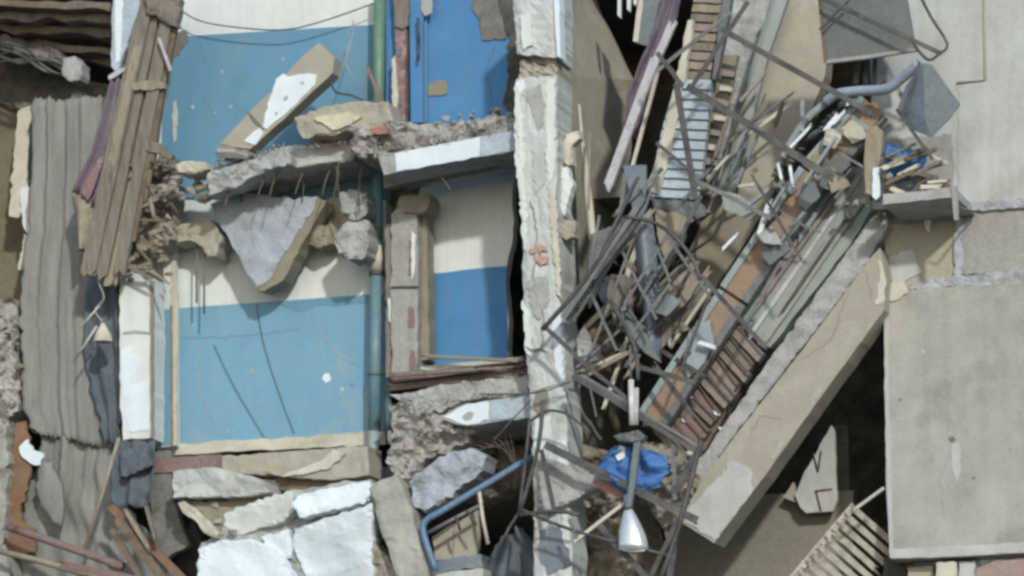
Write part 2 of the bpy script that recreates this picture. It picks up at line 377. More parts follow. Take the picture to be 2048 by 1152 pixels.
def grit(name, n, poly_top, vr, sr, mat, label, cat, seed):
    """uncountable crumbs as one mass"""
    rng = random.Random(seed); verts = []; faces = []
    for i in range(n):
        x, y = poly_top(rng); c = W(x, y, rng.uniform(*vr)); s = rng.uniform(*sr) / 200; b = len(verts)
        for q in ((1, 0, 0), (-1, 0, 0), (0, 1, 0), (0, -1, 0), (0, 0, 1), (0, 0, -1)):
            verts.append(c + Vector(q) * s * rng.uniform(.5, 1.2) + Vector((rng.uniform(-.3, .3), rng.uniform(-.3, .3), rng.uniform(-.3, .3))) * s)
        for f in ((0, 2, 4), (2, 1, 4), (1, 3, 4), (3, 0, 4), (2, 0, 5), (1, 2, 5), (3, 1, 5), (0, 3, 5)): faces.append(tuple(b + k for k in f))
    return finish(name, verts, faces, mat, label=label, cat=cat, kind='stuff')

def crack(parent, pts, v, wd=1.6, mat='concrete_dark', seed=0, name='crack', th=.004):
    rng = random.Random(seed + int(pts[0][0])); line = []
    for a, b in zip(pts, pts[1:]):
        k = max(2, int(math.hypot(b[0] - a[0], b[1] - a[1]) / 9))
        for j in range(k):
            f = j / k; line.append((a[0] + (b[0] - a[0]) * f + rng.gauss(0, 2.2), a[1] + (b[1] - a[1]) * f + rng.gauss(0, 2.2)))
    line.append(pts[-1]); n = len(line); up, dn = [], []
    for i, p in enumerate(line):
        a, b = line[max(i - 1, 0)], line[min(i + 1, n - 1)]; L = math.hypot(b[0] - a[0], b[1] - a[1]) or 1; nx, ny = -(b[1] - a[1]) / L, (b[0] - a[0]) / L
        h = .25 + wd * .5 * math.sin(math.pi * (i + .6) / (n + .2)) * rng.uniform(.6, 1.3); up.append((p[0] + nx * h, p[1] + ny * h)); dn.append((p[0] - nx * h, p[1] - ny * h))
    return slab(name, up + dn[::-1], v, th, mat, parent=parent)
# ================================================================== the setting
def uof(px, py=576, v=0.0): return W(px, py, v).dot(U)
gv = [Vector((x, y, 0)) for x, y in ((-900, -900), (900, -900), (900, 900), (-900, 900))]
finish('ground', gv, [(0, 1, 2, 3)], 'asphalt', kind='structure', label='grey asphalt street ground below the building', recalc=False)
UL, UR = uof(-160), uof(2230)
box('lower_storeys', (UL, .02, -.2), (UR, 6.0, 6.1), 'panel', kind='structure', label='concrete lower storeys under the torn open floors')
box('rear_wall', (UL, 5.0, 6.1), (UR, 5.25, 16.5), 'interior', kind='structure', label='dark rear wall deep inside the torn open building')  # added behind everything and coloured dark so the voids look unlit
box('end_wall', (UL - .2, .3, 6.1), (UL, 5.25, 16.5), 'interior', kind='structure', label='dark end wall added to keep sky light out of the torn open building')  # side wall put in to keep sky light out of the voids
ZT = zof(-64, 1.5)
box('upper_storey_floor', (UL, 1.47, ZT), (UR, 4.99, ZT + .25), 'concrete_dark', kind='structure', label='concrete floor of the storey above, added to shade the voids')  # added overhead to keep the sun out of the voids
ZM = zof(330, 1.0)
box('middle_floor', (uof(330), 1.47, ZM - .3), (uof(1155), 4.98, ZM), 'concrete_dark', kind='structure', label='broken middle floor slab inside the building')
box('middle_floor', (uof(1440), 2.6, zof(470, 2.6) - .25), (UR, 4.98, zof(470, 2.6)), 'concrete_dark', kind='structure', label='broken middle floor slab behind the leaning beam')
ZL = zof(905, 1.0)
box('lower_floor', (uof(330), 1.47, ZL - .3), (uof(1230), 4.98, ZL), 'concrete_dark', kind='structure', label='lower floor slab inside the building')

# ================================================================== stairwell walls (left bay)
VW = 1.30
wall = slab('stairwell_wall', [(300, -60), (772, -60), (772, 396), (300, 396)], VW, .16, 'white_plaster',
            'upper stairwell wall painted white above and muted blue below', 'wall')
slab('blue_paint_coat', [(326, 78), (360, 73), (550, 61), (772, 48), (772, 395), (322, 395)], VW - .012, .010, 'dado_upper', parent=wall)
slab('exposed_plaster', [(346, 205), (352, 200), (356, 230), (352, 280), (347, 286), (345, 240)], VW - .020, .006, 'cream', parent=wall, rag=1.5, seg=8)
slab('exposed_plaster', [(326, 78), (372, 60), (376, 82), (344, 120), (332, 130)], VW - .022, .006, 'wood_grey', parent=wall, rag=2, seg=8)
wall2 = slab('stairwell_wall', [(316, 400), (772, 400), (772, 884), (540, 893), (316, 912)], VW, .16, 'white_plaster',
             'lower stairwell wall painted white above and pale blue below', 'wall')
slab('blue_paint_coat', [(316, 619), (500, 606), (772, 586), (772, 868), (345, 897), (316, 900)], VW - .012, .010, 'dado_blue', parent=wall2)
slab('skirting_strip', [(344, 890), (470, 880), (600, 874), (740, 862), (770, 862), (770, 888), (600, 897), (470, 903), (346, 910)], VW - .04, .04, 'cream', parent=wall2, rag=2, seg=14)
slab('bare_plaster_patch', [(640, 398), (740, 392), (742, 470), (700, 462), (660, 470), (630, 445)], VW - .018, .014, 'cream', parent=wall2, rag=4, seg=10)
slab('bare_plaster_patch', [(648, 748), (658, 746), (662, 760), (652, 766), (644, 758)], VW - .02, .006, 'white_cool', parent=wall2, rag=1, seg=6)
slab('flaked_paint_edge', [(560, 604), (620, 600), (735, 592), (735, 606), (640, 612), (600, 622), (560, 610)], VW - .017, .004, 'dado_upper', parent=wall2, rag=3, seg=9)
# left return of the lower room and white pier
ret = slab('plastered_pier', [(306, 512), (348, 500), (350, 892), (306, 896)], 1.14, .14, 'white_plaster', 'narrow pier face with blue dado beside the white plaster pier', 'pier', rag=1, seg=40)
slab('blue_paint_coat', [(308, 622), (341, 618), (341, 889), (308, 892)], 1.13, .008, 'dado_blue', parent=ret)
slab('bare_edge_strip', [(343, 520), (352, 522), (356, 640), (353, 760), (354, 890), (346, 892), (344, 700)], 1.125, .02, 'cream', parent=ret, rag=2, seg=12)
slab('bare_edge_strip', [(340, 610), (345, 612), (346, 890), (341, 890)], 1.122, .012, 'tan_dark', parent=ret, rag=1, seg=14)
pier = slab('white_pier', [(240, 552), (262, 544), (300, 552), (304, 640), (302, 760), (301, 876), (246, 880), (240, 800), (238, 640)], .62, .34, 'white_plaster',
            'bright white plaster pier standing left of the pale blue wall', 'pier', rag=2.0, seg=16)
slab('worn_edge', [(299, 560), (306, 562), (306, 876), (300, 876)], .612, .03, 'tan_dark', parent=pier, rag=1, seg=14)
slab('plaster_flake', [(243, 700), (262, 690), (275, 720), (268, 770), (250, 800), (243, 760)], .612, .012, 'white_cool', parent=pier, rag=3, seg=8)
slab('plaster_flake', [(262, 770), (296, 760), (298, 860), (258, 862), (252, 820)], .61, .012, 'white_cool', parent=pier, rag=3, seg=9)
slab('crack_band', [(246, 664), (270, 660), (299, 664), (299, 668), (268, 666), (246, 669)], .61, .008, 'concrete', parent=pier)

# pipe in the corner
pipe = empty('riser_pipe', W(755, 1160, 1.05), 'vertical riser pipe, green above and teal below, running down the stairwell corner', 'pipe')
for nm, y0, y1, x0, x1, r, mt in (('upper_pipe', -30, 345, 760, 755, 12.5, 'green_pipe'), ('middle_pipe', 345, 492, 755, 754, 11.5, 'teal_pipe'), ('pipe_sleeve', 492, 542, 754, 754, 14, 'cream'),
                           ('pipe_collar', 542, 552, 753, 753, 15.5, 'steel_dark'), ('lower_pipe', 552, 862, 753, 749, 13, 'teal_pipe'), ('lower_pipe', 862, 925, 748, 746, 12, 'pale_edge'), ('lower_pipe', 925, 1190, 745, 742, 11, 'green_pipe')):
    seg_ = tube(nm, [(x0, y0, 1.05), (x1, y1, 1.05)], r, mt, k=14, parent=pipe)
    if nm in ('upper_pipe', 'lower_pipe') and y1 - y0 > 240:
        ym = y0 + (y1 - y0) * .62; xm = x0 + (x1 - x0) * .62; tube('wall_clamp', [(xm, ym, 1.05), (xm, ym + 7, 1.05)], r + 2.5, 'steel_grey', k=14, parent=seg_)
tube('thin_riser', [(776, 540, 1.16), (775, 860, 1.16)], 8, 'teal_pipe', k=10, label='thin dark teal pipe close behind the riser pipe', cat='pipe')

# right bay: doorway walls
rw = slab('blue_room_wall', [(772, -60), (1046, -60), (1046, 330), (772, 330)], 1.12, .16, 'strong_blue', 'strong blue wall of the upper right bay beside the white column', 'wall')
slab('door_reveal', [(818, -60), (846, -60), (846, 245), (822, 245)], 1.00, .118, 'strong_blue', parent=rw)
slab('reveal_edge', [(846, -60), (853, -60), (853, 245), (846, 245)], 1.06, .058, 'dado_upper', parent=rw)
slab('bare_plaster_patch', [(856, 166), (880, 160), (896, 166), (894, 188), (858, 192)], 1.105, .010, 'tan_dark', parent=rw, rag=2, seg=8)
slab('bare_plaster_patch', [(942, -40), (1010, -40), (1012, 78), (964, 80), (958, 40), (945, 20)], 1.10, .012, 'concrete_dark', parent=rw, rag=3, seg=10)
slab('broken_gap', [(1008, -40), (1046, -40), (1046, 250), (1022, 236), (1006, 210), (1018, 150), (1016, 70), (998, 16)], 1.095, .014, 'interior', parent=rw, rag=4, seg=10)  # dark sheet on the wall, painting the unlit gap by the column
slab('plaster_remnant', [(842, -40), (866, -40), (864, 26), (850, 32), (842, 20)], .98, .02, 'concrete', parent=rw, rag=2, seg=8)
fr = empty('door_frame', W(800, 245, 1.0), 'red painted door frame post standing beside the green pipe', 'door frame')
dpost = slab('post', [(790, 52), (812, 52), (810, 240), (796, 240)], .98, .10, 'red_paint', parent=fr, rag=1.2, seg=14)
for y in (96, 196): slab('hinge', [(794, y), (803, y), (803, y + 16), (794, y + 16)], .97, .015, 'steel_grey', parent=dpost)
slab('post_head', [(785, -60), (818, -60), (816, 50), (806, 58), (790, 52)], .95, .13, 'wood_grey', parent=fr, rag=2, seg=12)
slab('side_strip', [(783, 120), (791, 110), (796, 200), (794, 238), (786, 238)], .965, .06, 'cream', parent=fr, rag=2, seg=10)
for a, b in (((836, 36), (838, 90)), ((839, 88), (836, 122))):
    tube('hanging_cord', [(a[0], a[1], .93), (b[0], b[1], .93)], 3, 'steel_dark', k=6, parent=fr)

rw2 = slab('blue_room_wall', [(840, 330), (1034, 330), (1024, 400), (1026, 470), (1010, 560), (1018, 640), (1016, 740), (840, 740)], 1.20, .14, 'white_plaster',
           'lower right bay wall, cream above and strong blue below', 'wall', rag=2, seg=14)
slab('blue_paint_coat', [(846, 548), (925, 540), (1012, 532), (1014, 640), (1016, 738), (846, 738)], 1.188, .010, 'strong_blue', parent=rw2, rag=1, seg=30)
dj = empty('doorway_jamb', W(815, 760, .8), 'broken beige doorway jamb with red paint stripes beside the teal pipe', 'door frame')
slab('jamb_wall', [(782, 430), (796, 414), (834, 408), (836, 560), (834, 748), (784, 752), (781, 600)], .80, .30, 'panel_mid', parent=dj, rag=2, seg=14, rough=.01, grid=20)
slab('lintel_block', [(800, 392), (856, 386), (860, 400), (852, 422), (836, 428), (806, 426), (794, 410)], .76, .3, 'tan_dark', parent=dj, rag=2, seg=8, rough=.015)
slab('inner_post', [(836, 420), (853, 412), (856, 560), (858, 718), (838, 722)], .92, .2, 'tan_dark', parent=dj, rag=1.5, seg=16)
slab('edge_post', [(771, 450), (782, 446), (784, 560), (782, 752), (772, 756)], .84, .16, 'wood_grey', parent=dj, rag=2, seg=12)
slab('plaster_flake', [(776, 596), (786, 600), (786, 650), (778, 642)], .81, .03, 'white_plaster', parent=dj, rag=1, seg=10)
for y0, y1, x in ((480, 552, 818), (612, 656, 818), (700, 740, 821)):
    slab('red_stripe', [(x - 1, y0), (x + 9, y0 + 3), (x + 10, y1), (x - 2, y1 - 2)], .788, .014, 'red_paint', parent=dj, rag=1.6, seg=6)
slab('plaster_flake', [(824, 462), (831, 470), (829, 540), (822, 560)], .785, .012, 'white_plaster', parent=dj, rag=1.5, seg=8)
bar('conduit', (782, 574, .78), (836, 573, .78), 3, 3, 'steel_dark', parent=dj)

# ================================================================== landings
ld = slab('stair_landing', [(420, 336), (500, 316), (580, 292), (640, 284), (714, 280), (722, 286), (704, 320), (640, 328), (585, 338), (500, 356), (430, 384)], .5, .78, 'concrete',
          'broken concrete landing slab between the two stairwell walls', 'landing', rag=2, seg=14)
slab('pale_edge_face', [(580, 294), (640, 286), (712, 282), (700, 318), (640, 326), (588, 335)], .485, .02, 'panel_light', parent=ld, rag=1.5, seg=14)
slab('crushed_edge', [(414, 348), (440, 340), (472, 328), (520, 312), (572, 294), (582, 300), (584, 330), (540, 342), (502, 354), (484, 370), (440, 384), (416, 392)], .36, .22, 'concrete', parent=ld, rag=4, seg=9, rough=.07, grid=10)
for i, (x, y) in enumerate(((524, 356), (547, 351), (598, 352), (652, 347), (456, 378))):
    tube('rebar', [(x + 8, y - 6, .5), (x, y + 12, .45), (x - 8, y + 36 + (i * 7) % 13, .42)], 1.5, 'rust_bar', k=5, curve=3, parent=ld)
ld2 = slab('balcony_landing', [(756, 312), (800, 303), (900, 284), (1034, 258), (1036, 300), (900, 324), (768, 350)], .10, .72, 'concrete',
           'tilted landing slab with white painted front edge beside the column', 'landing', rag=1, seg=30)
slab('white_painted_edge', [(790, 307), (870, 291), (960, 273), (958, 313), (880, 328), (793, 343)], .088, .02, 'white_cool', parent=ld2, rag=1.2, seg=14)
slab('grey_painted_edge', [(962, 273), (1034, 260), (1034, 300), (962, 313)], .09, .018, 'stair_blue', parent=ld2, rag=1, seg=14)
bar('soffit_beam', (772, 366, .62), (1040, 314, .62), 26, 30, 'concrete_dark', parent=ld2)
tube('rebar', [(880, 352, .3), (892, 366, .25), (900, 380, .22)], 1.6, 'rust_bar', k=5, parent=ld2)
# rubble lying on the landings
for co, pts, mt, seed in ((bpy.data.objects['blue_paint_coat'], (340, 740, 90, 300), 'white_plaster', 1), (bpy.data.objects['blue_paint_coat.001'], (360, 730, 630, 870), 'white_plaster', 2)):
    rr = random.Random(seed); vv = VW - .0135
    for k in range(16):
        x, y, s = rr.uniform(pts[0], pts[1]), rr.uniform(pts[2], pts[3]), rr.uniform(1.5, 4.5)
        slab('paint_chip', [(x + s * rr.uniform(.6, 1.2) * math.cos(a), y + 1.3 * s * rr.uniform(.5, 1.2) * math.sin(a)) for a in (0, 1, 2, 3, 4, 5.2)], vv, .0035, rr.choice(['panel_light', 'dado_upper', 'dado_upper', 'concrete']), parent=co)
def top_r(x): return 300 - (x - 790) * .19
slab('rubble_bed', [(700, 300), (704, 262), (735, 250), (790, 242), (840, 250), (880, 244), (940, 240), (985, 232), (1040, 236), (1040, 262), (900, 288), (800, 306), (757, 316), (720, 318)], .22, .6, 'rubble',
     'crushed grey rubble bed covering the upper right landing', 'rubble', kind='stuff', rag=5, seg=8, rough=.14, grid=12)
lumps(26, (800, 1030), (-46, -8), (.12, .5), (10, 30), ['rubble', 'concrete', 'concrete_dark'], 'rubble lump on the upper right landing', 'rubble on the upper right landing', 11, top=top_r)
lumps(14, (700, 800), (246, 300), (.05, .4), (12, 30), ['rubble', 'concrete', 'rubble_tan'], 'rubble lump between the leaning panel and the door frame', 'rubble beside the door frame', 12)
slab('brick_piece', [(740, 256), (772, 252), (774, 266), (742, 270)], .0, .12, 'brick_red', 'single red brick piece in the rubble below the door frame', 'brick', rag=1.2, seg=8)
slab('wall_fragment', [(588, 236), (640, 216), (700, 204), (776, 204), (786, 240), (760, 256), (700, 262), (650, 272), (606, 276), (594, 256)], .22, .3, 'tan_concrete',
     'tan wall fragment with yellow plaster lying on the landing', 'concrete block', rag=3, seg=10, rough=.03, grid=14)
yf = bpy.data.objects['wall_fragment']
slab('yellow_plaster', [(628, 236), (652, 230), (700, 222), (722, 234), (706, 244), (690, 252), (664, 260), (650, 250)], .17, .05, 'yellow_plaster', parent=yf, rag=3, seg=7)
lp = slab('tilted_slab', [(638, 86), (669, 115), (665, 146), (584, 222), (500, 298), (470, 294), (440, 287), (490, 234), (560, 164), (606, 112)], .35, .2, 'tan_concrete',
          'tan concrete panel with white paint patch leaning across the upper landing', 'concrete panel', rag=1, seg=18)
# tilt: the upper end rests back against the wall
wpp = slab('white_paint_patch', [(552, 158), (566, 147), (577, 153), (600, 148), (632, 148), (629, 170), (606, 192), (578, 220), (560, 236), (542, 250), (534, 258), (525, 254), (530, 226), (542, 190)], .338, .018, 'white_cool', parent=lp, rag=1.8, seg=8)
slab('white_paint_patch', [(488, 282), (506, 264), (520, 255), (527, 266), (510, 290), (498, 286)], .338, .018, 'white_cool', parent=lp, rag=1.5, seg=8)
for q in ([(566, 196), (574, 190), (576, 198), (568, 204)], [(598, 166), (606, 162), (608, 170)], [(548, 226), (556, 222), (554, 232)]): slab('bare_spot', q, .3365, .003, 'tan_concrete', parent=wpp, rag=1, seg=4)
slab('crack', [(497, 222), (512, 240), (528, 256), (524, 258), (508, 244), (496, 226)], .336, .016, 'concrete_dark', parent=lp)
for k in range(3): slab('delaminated_layer', [(436 - k * 4, 290 + k * 7), (462, 292 + k * 6), (500, 302 + k * 6), (494, 308 + k * 6), (440 - k * 3, 298 + k * 7)], .33 - .01 * k, .2, ('tan_dark', 'concrete', 'concrete_dark')[k], parent=lp, rag=1.5, seg=9)
tube('bent_wire', [(662, 164, .3), (672, 184, .3), (700, 190, .3), (726, 200, .3)], 2.2, 'wire', k=6, curve=4, label='bent dark wire sticking out of the leaning panel', cat='wire')
tube('string', [(706, 40, .9), (704, 75, .9), (688, 130, .8), (678, 160, .5)], 1.2, 'wire_pale', k=5, curve=5, label='thin pale string dangling before the upper blue wall', cat='string')
tube('sagging_cable', [(352, 12, 1.1), (390, 38, 1.1), (450, 52, 1.1), (560, 60, 1.1), (640, 44, 1.1), (750, 6, 1.1)], 1.6, 'wire', k=5, curve=6, label='thin cable sagging across the white top of the upper stairwell wall', cat='cable')
bar('red_stick', (735, 134, .7), (766, 206, .55), 7, 7, 'red_brown', label='short red stick leaning against the green pipe', cat='stick')
lumps(16, (335, 430), (330, 400), (.45, .8), (16, 46), ['rubble_tan', 'rubble', 'concrete'], 'rubble lump wedged at the left end of the landing', 'rubble at the left landing end', 13)
slab('plaster_lump', [(350, 330), (372, 322), (410, 324), (418, 338), (392, 348), (356, 346)], .42, .3, 'cream', 'cream plaster lump at the left end of the landing', 'plaster', rag=2, seg=8, rough=.04, grid=12)

# ================================================================== hanging pieces in the lower room
hs = slab('hanging_slab', [(420, 408), (446, 396), (500, 386), (560, 396), (636, 392), (628, 418), (596, 462), (560, 520), (540, 560), (512, 578), (494, 548), (470, 500), (438, 448)], .86, .22, 'concrete_blue',
          'triangular broken concrete slab hanging point down before the lower wall', 'concrete slab', rag=3, seg=12, rough=.022, grid=14)
slab('broken_side', [(634, 396), (652, 402), (612, 474), (566, 560), (528, 582), (514, 580), (538, 556), (590, 464), (620, 422)], .87, .24, 'tan_dark', parent=hs, rag=2, seg=12)  # broken side face, its shade put into the darker tan
for i, x in enumerate((486, 607)): tube('rebar', [(x, 356, .72), (x + (i % 3) * 4 - 4, 380, .76), (x - 3, 404, .82)], 1.5, 'rust_bar', k=5, curve=3, parent=hs)
slab('lintel_fragment', [(344, 462), (362, 448), (400, 446), (424, 440), (446, 474), (432, 512), (416, 514), (406, 496), (380, 480), (350, 488)], .9, .3, 'tan_concrete', 'tan lintel fragment jutting from the left end of the lower room', 'concrete block', rag=3, seg=9, rough=.04, grid=13)
for x, y0, y1, l in ((394, 478, 606, 'first'), (409, 488, 628, 'second')):
    tube('hanging_rod', [(x, y0, .98), (x - 1, y1, 1.0)], 2.3, 'steel_grey', k=6, label='thin grey rod hanging from the tan lintel fragment', cat='rod', group='rods under the lintel fragment')
slab('hanging_chunk', [(678, 388), (700, 378), (734, 386), (736, 424), (718, 440), (698, 438), (682, 420)], .72, .24, 'concrete', 'grey concrete chunk hanging under the landing by the pipe', 'concrete block', rag=3, seg=8, rough=.05, grid=12)
slab('hanging_chunk', [(668, 470), (690, 446), (738, 442), (738, 484), (728, 516), (700, 522), (676, 508)], .7, .28, 'concrete', 'lower grey chunk with a hole hanging by the pipe', 'concrete block', rag=3, seg=8, rough=.05, grid=12)
slab('hanging_chunk', [(622, 456), (660, 448), (690, 452), (668, 488), (640, 500), (618, 488)], 1.0, .22, 'tan_dark', 'brown plaster chunk hanging between the triangular slab and the pipe', 'plaster', rag=3, seg=8, rough=.06, grid=12)
for i in range(5):
    rng = random.Random(i); x = 690 + rng.uniform(-30, 45)
    tube('rebar', [(x, 318 + rng.uniform(0, 20), .5), (x + rng.uniform(-14, 14), 350, .5), (x + rng.uniform(-16, 16), 392 + rng.uniform(0, 40), .6)], 1.5, 'rust_bar', k=5, curve=4, parent=ld)
for pts in ([(512, 606, 1.22), (528, 690, 1.24), (556, 780, 1.24), (588, 866, 1.2)], [(428, 690, 1.24), (470, 776, 1.24), (532, 880, 1.2)]):
    tube('loose_wire', [(p[0], p[1], 1.265) for p in pts], .75, 'wire', k=5, curve=5, label='thin loose wire trailing down the pale blue wall', cat='wire', group='wires on the pale blue wall')

# boards across the doorway floor
for i, (a, b, wd, mt, lb) in enumerate((((778, 776), (1056, 742), 13, 'red_brown', 'lowest red brown board across the doorway floor'),
                                        ((786, 760), (1050, 728), 11, 'red_paint', 'red painted board stacked across the doorway floor'),
                                        ((842, 738), (1046, 718), 9, 'cream', 'pale thin board on top of the red boards'),
                                        ((782, 750), (960, 738), 8, 'wood_grey', 'short grey board under the pale board'),
                                        ((846, 712), (1040, 722), 6, 'tan_dark', 'thin tan lath slanting over the doorway boards'))):
    plank('floor_board', (*a, .5 - .07 * i), (*b, .45 - .07 * i), wd, 10, mt, seed=i, label=lb, cat='board')
ld3 = slab('lower_landing', [(880, 836), (900, 822), (935, 806), (1000, 798), (1064, 790), (1066, 836), (1000, 842), (935, 852), (905, 846)], .15, 1.1, 'concrete', 'lower landing slab with white front edge below the doorway boards', 'landing', rag=1.5, seg=14)
slab('white_painted_edge', [(884, 834), (934, 808), (978, 803), (978, 840), (936, 850)], .138, .02, 'white_cool', parent=ld3, rag=2, seg=10)
slab('grey_painted_edge', [(980, 802), (1064, 793), (1064, 834), (980, 840)], .14, .018, 'stair_blue', parent=ld3, rag=1, seg=14)
slab('worn_spot', [(924, 832), (938, 822), (948, 826), (942, 838), (928, 840)], .13, .012, 'concrete', parent=ld3, rag=1, seg=6)
slab('cracked_screed', [(776, 790), (830, 784), (870, 772), (920, 766), (1056, 748), (1056, 790), (940, 800), (880, 826), (820, 812)], .3, .8, 'concrete', 'cracked grey screed layer under the doorway boards', 'concrete slab', rag=3, seg=9, rough=.05, grid=12)
slab('rubble_heap', [(780, 806), (820, 796), (884, 824), (904, 846), (960, 856), (930, 886), (900, 904), (850, 916), (826, 960), (800, 968), (776, 930), (782, 870)], .35, .8, 'rubble', 'crushed grey rubble heap under the lower landing', 'rubble', kind='stuff', rag=6, seg=8, rough=.16, grid=12)
lumps(22, (785, 920), (810, 940), (.15, .4), (12, 36), ['rubble', 'concrete', 'rubble_tan'], 'rubble lump in the heap under the lower landing', 'rubble under the lower landing', 14)
for i in range(7):
    tube('bent_rebar', [(900 + i * 18, 868 + i * 3, .5), (960 + i * 10, 900 - i * 5, .45), (1020 + i * 4, 860 + i * 22, .5)], 1.3, 'rust_bar', k=5, curve=4, label='thin rusty rebar strand fanning out under the lower landing', cat='rebar', group='rebar strands under the lower landing')

for seed, n, xr, tf, vr, mt, lb in ((1, 420, (430, 720), lambda x: 330 - (x - 430) * .17, (.3, .6), 'rubble', 'fine pale crumbs along the stairwell landing edge'), (2, 420, (720, 1034), lambda x: 304 - (x - 757) * .19, (.0, .3), 'rubble', 'fine pale crumbs along the upper right landing edge'),
                                    (3, 300, (800, 1060), lambda x: 806 - (x - 880) * .09, (.1, .5), 'rubble', 'fine crumbs along the lower landing edge')):
    grit('crumbs', n, lambda r: (lambda x: (x, tf(x) - abs(r.gauss(0, 9))))(r.uniform(*xr)), vr, (1, 3.6), mt, lb, 'crumbs', seed)
w_up, w_lo = bpy.data.objects['stairwell_wall'], bpy.data.objects['stairwell_wall.001']
crack(w_up, [(390, 74), (420, 140), (410, 200), (440, 260)], VW - .0165, 1.3, 'dado_upper')
crack(w_up, [(700, 52), (690, 120), (712, 170)], VW - .0165, 1.2, 'concrete')
crack(w_lo, [(362, 640), (400, 700), (392, 770), (430, 850)], VW - .0165, 1.3, 'concrete')
crack(w_lo, [(620, 604), (650, 680), (690, 720), (735, 740)], VW - .0165, 1.2, 'concrete')
crack(w_lo, [(360, 676), (480, 672), (600, 660)], VW - .0165, .8, 'dado_upper')
crack(rw, [(990, 90), (970, 140), (985, 200)], 1.114, 1.4, 'concrete_dark')
# ================================================================== bottom middle
bp_ = slab('fallen_wall_panel', [(396, 1100), (404, 1084), (440, 1070), (445, 1030), (520, 1004), (600, 980), (700, 962), (742, 958), (744, 1200), (396, 1200)], .44, .28, 'concrete',
           'fallen wall panel with cracked white plaster below the pale blue wall', 'wall panel', rag=4, seg=12, rough=.03, grid=20)
for nm, pts, mt in (('plaster_piece', [(452, 1028), (500, 1008), (556, 992), (580, 986), (584, 1020), (560, 1044), (510, 1058), (444, 1072), (448, 1050)], 'white_plaster'),
                ('plaster_piece', [(586, 1006), (606, 990), (660, 978), (734, 966), (736, 1002), (690, 1012), (640, 1024), (604, 1032)], 'white_cool'),
                ('plaster_piece', [(402, 1102), (440, 1086), (500, 1082), (530, 1092), (560, 1118), (578, 1150), (580, 1200), (400, 1200)], 'white_cool'),
                ('plaster_piece', [(524, 1076), (578, 1062), (582, 1090), (580, 1114), (556, 1114), (534, 1100)], 'white_cool'),
                ('plaster_piece', [(592, 1060), (640, 1046), (690, 1030), (738, 1014), (740, 1200), (628, 1200), (610, 1140), (596, 1110), (590, 1086)], 'white_cool')):
    cxm = sum(p[0] for p in pts) / len(pts); cym = sum(p[1] for p in pts) / len(pts)
    slab(nm, [(cxm + (x - cxm) * 1.06, cym + (y - cym) * 1.10, .27 + .07 * math.sin(cxm * 1.7) + .0011 * (x - cxm) * math.sin(cym) + .0013 * (y - cym) * math.cos(cxm)) for x, y in pts], .272, .18, mt, parent=bp_, rag=2.8, seg=8, rough=.02, grid=22)
lumps(34, (430, 740), (990, 1150), (.36, .46), (8, 26), ['rubble_tan', 'rubble', 'cream', 'concrete'], 'crumb wedged in a crack of the fallen plastered panel', 'crumbs in the fallen panel', 51)
slab('stepped_beam', [(444, 912), (560, 904), (670, 896), (736, 892), (738, 950), (660, 960), (600, 956), (550, 950), (446, 946)], .5, .4, 'tan_concrete', 'tan concrete beam under the pale blue wall', 'beam', rag=2, seg=14, rough=.02, grid=18)
slab('dark_beam', [(300, 918), (440, 908), (446, 940), (346, 944), (300, 946)], .7, .4, 'red_brown', 'dark brown beam end in the gap under the blue wall', 'beam', rag=2, seg=12)  # brown strip painting the shade of an open recess
slab('shadow_gap_block', [(548, 956), (620, 962), (700, 950), (690, 966), (640, 978), (590, 988), (556, 976)], .62, .2, 'wood_brown', 'dark brown wedge wedged under the tan beam', 'wedge', rag=2, seg=9)  # solid fill coloured dark in place of a shadowed gap
slab('plaster_curl', [(668, 898), (690, 908), (660, 936), (600, 950), (560, 952), (620, 930), (650, 916)], .46, .06, 'cream', 'curved cream broken rim on the tan beam', 'plaster', rag=2, seg=8)
slab('concrete_ledge', [(346, 944), (376, 938), (440, 936), (490, 950), (528, 962), (540, 984), (500, 992), (420, 994), (346, 996)], .25, .5, 'panel_light', 'pale concrete ledge chunk left of the fallen plastered panel', 'concrete block', rag=3, seg=10, rough=.04, grid=15)
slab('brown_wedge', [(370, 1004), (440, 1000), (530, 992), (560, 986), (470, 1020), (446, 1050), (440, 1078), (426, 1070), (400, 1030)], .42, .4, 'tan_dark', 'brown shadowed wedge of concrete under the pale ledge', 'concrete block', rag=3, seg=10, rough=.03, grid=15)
slab('plaster_crust', [(356, 1006), (368, 1002), (396, 1024), (424, 1052), (438, 1066), (432, 1076), (416, 1070), (392, 1042), (366, 1026)], .3, .14, 'cream', 'cream plaster crust curling below the pale ledge', 'plaster', rag=3, seg=8, rough=.03, grid=10)
slab('concrete_chunk', [(818, 966), (840, 944), (870, 922), (906, 902), (950, 898), (974, 912), (966, 940), (920, 976), (876, 1012), (850, 1026), (828, 1014)], .2, .34, 'concrete_blue', 'big grey concrete chunk above the blue handrail', 'concrete block', rag=4, seg=10, rough=.06, grid=16)
slab('concrete_post', [(738, 976), (760, 960), (792, 948), (804, 972), (818, 1010), (838, 1080), (862, 1180), (806, 1200), (786, 1130), (756, 1040)], .1, .32, 'panel', 'grey concrete post leaning beside the big chunk', 'post', rag=3, seg=14, rough=.03, grid=18)
slab('rubble_heap', [(740, 1080), (790, 1130), (810, 1200), (730, 1200), (735, 1120)], .3, .4, 'rubble_tan', 'brown rubble behind the foot of the leaning post', 'rubble', kind='stuff', rag=4, seg=9, rough=.08, grid=12)
hr = empty('handrail', W(900, 1150, .1), 'bent blue tubular handrail sticking out of the lower void', 'handrail')
tube('top_rail', [(1066, 912, .35), (960, 976, .2), (880, 1024, .1), (856, 1038, .1), (846, 1054, .1), (852, 1084, .1), (872, 1140, .1)], 7, 'blue_rail', k=10, curve=4, parent=hr)
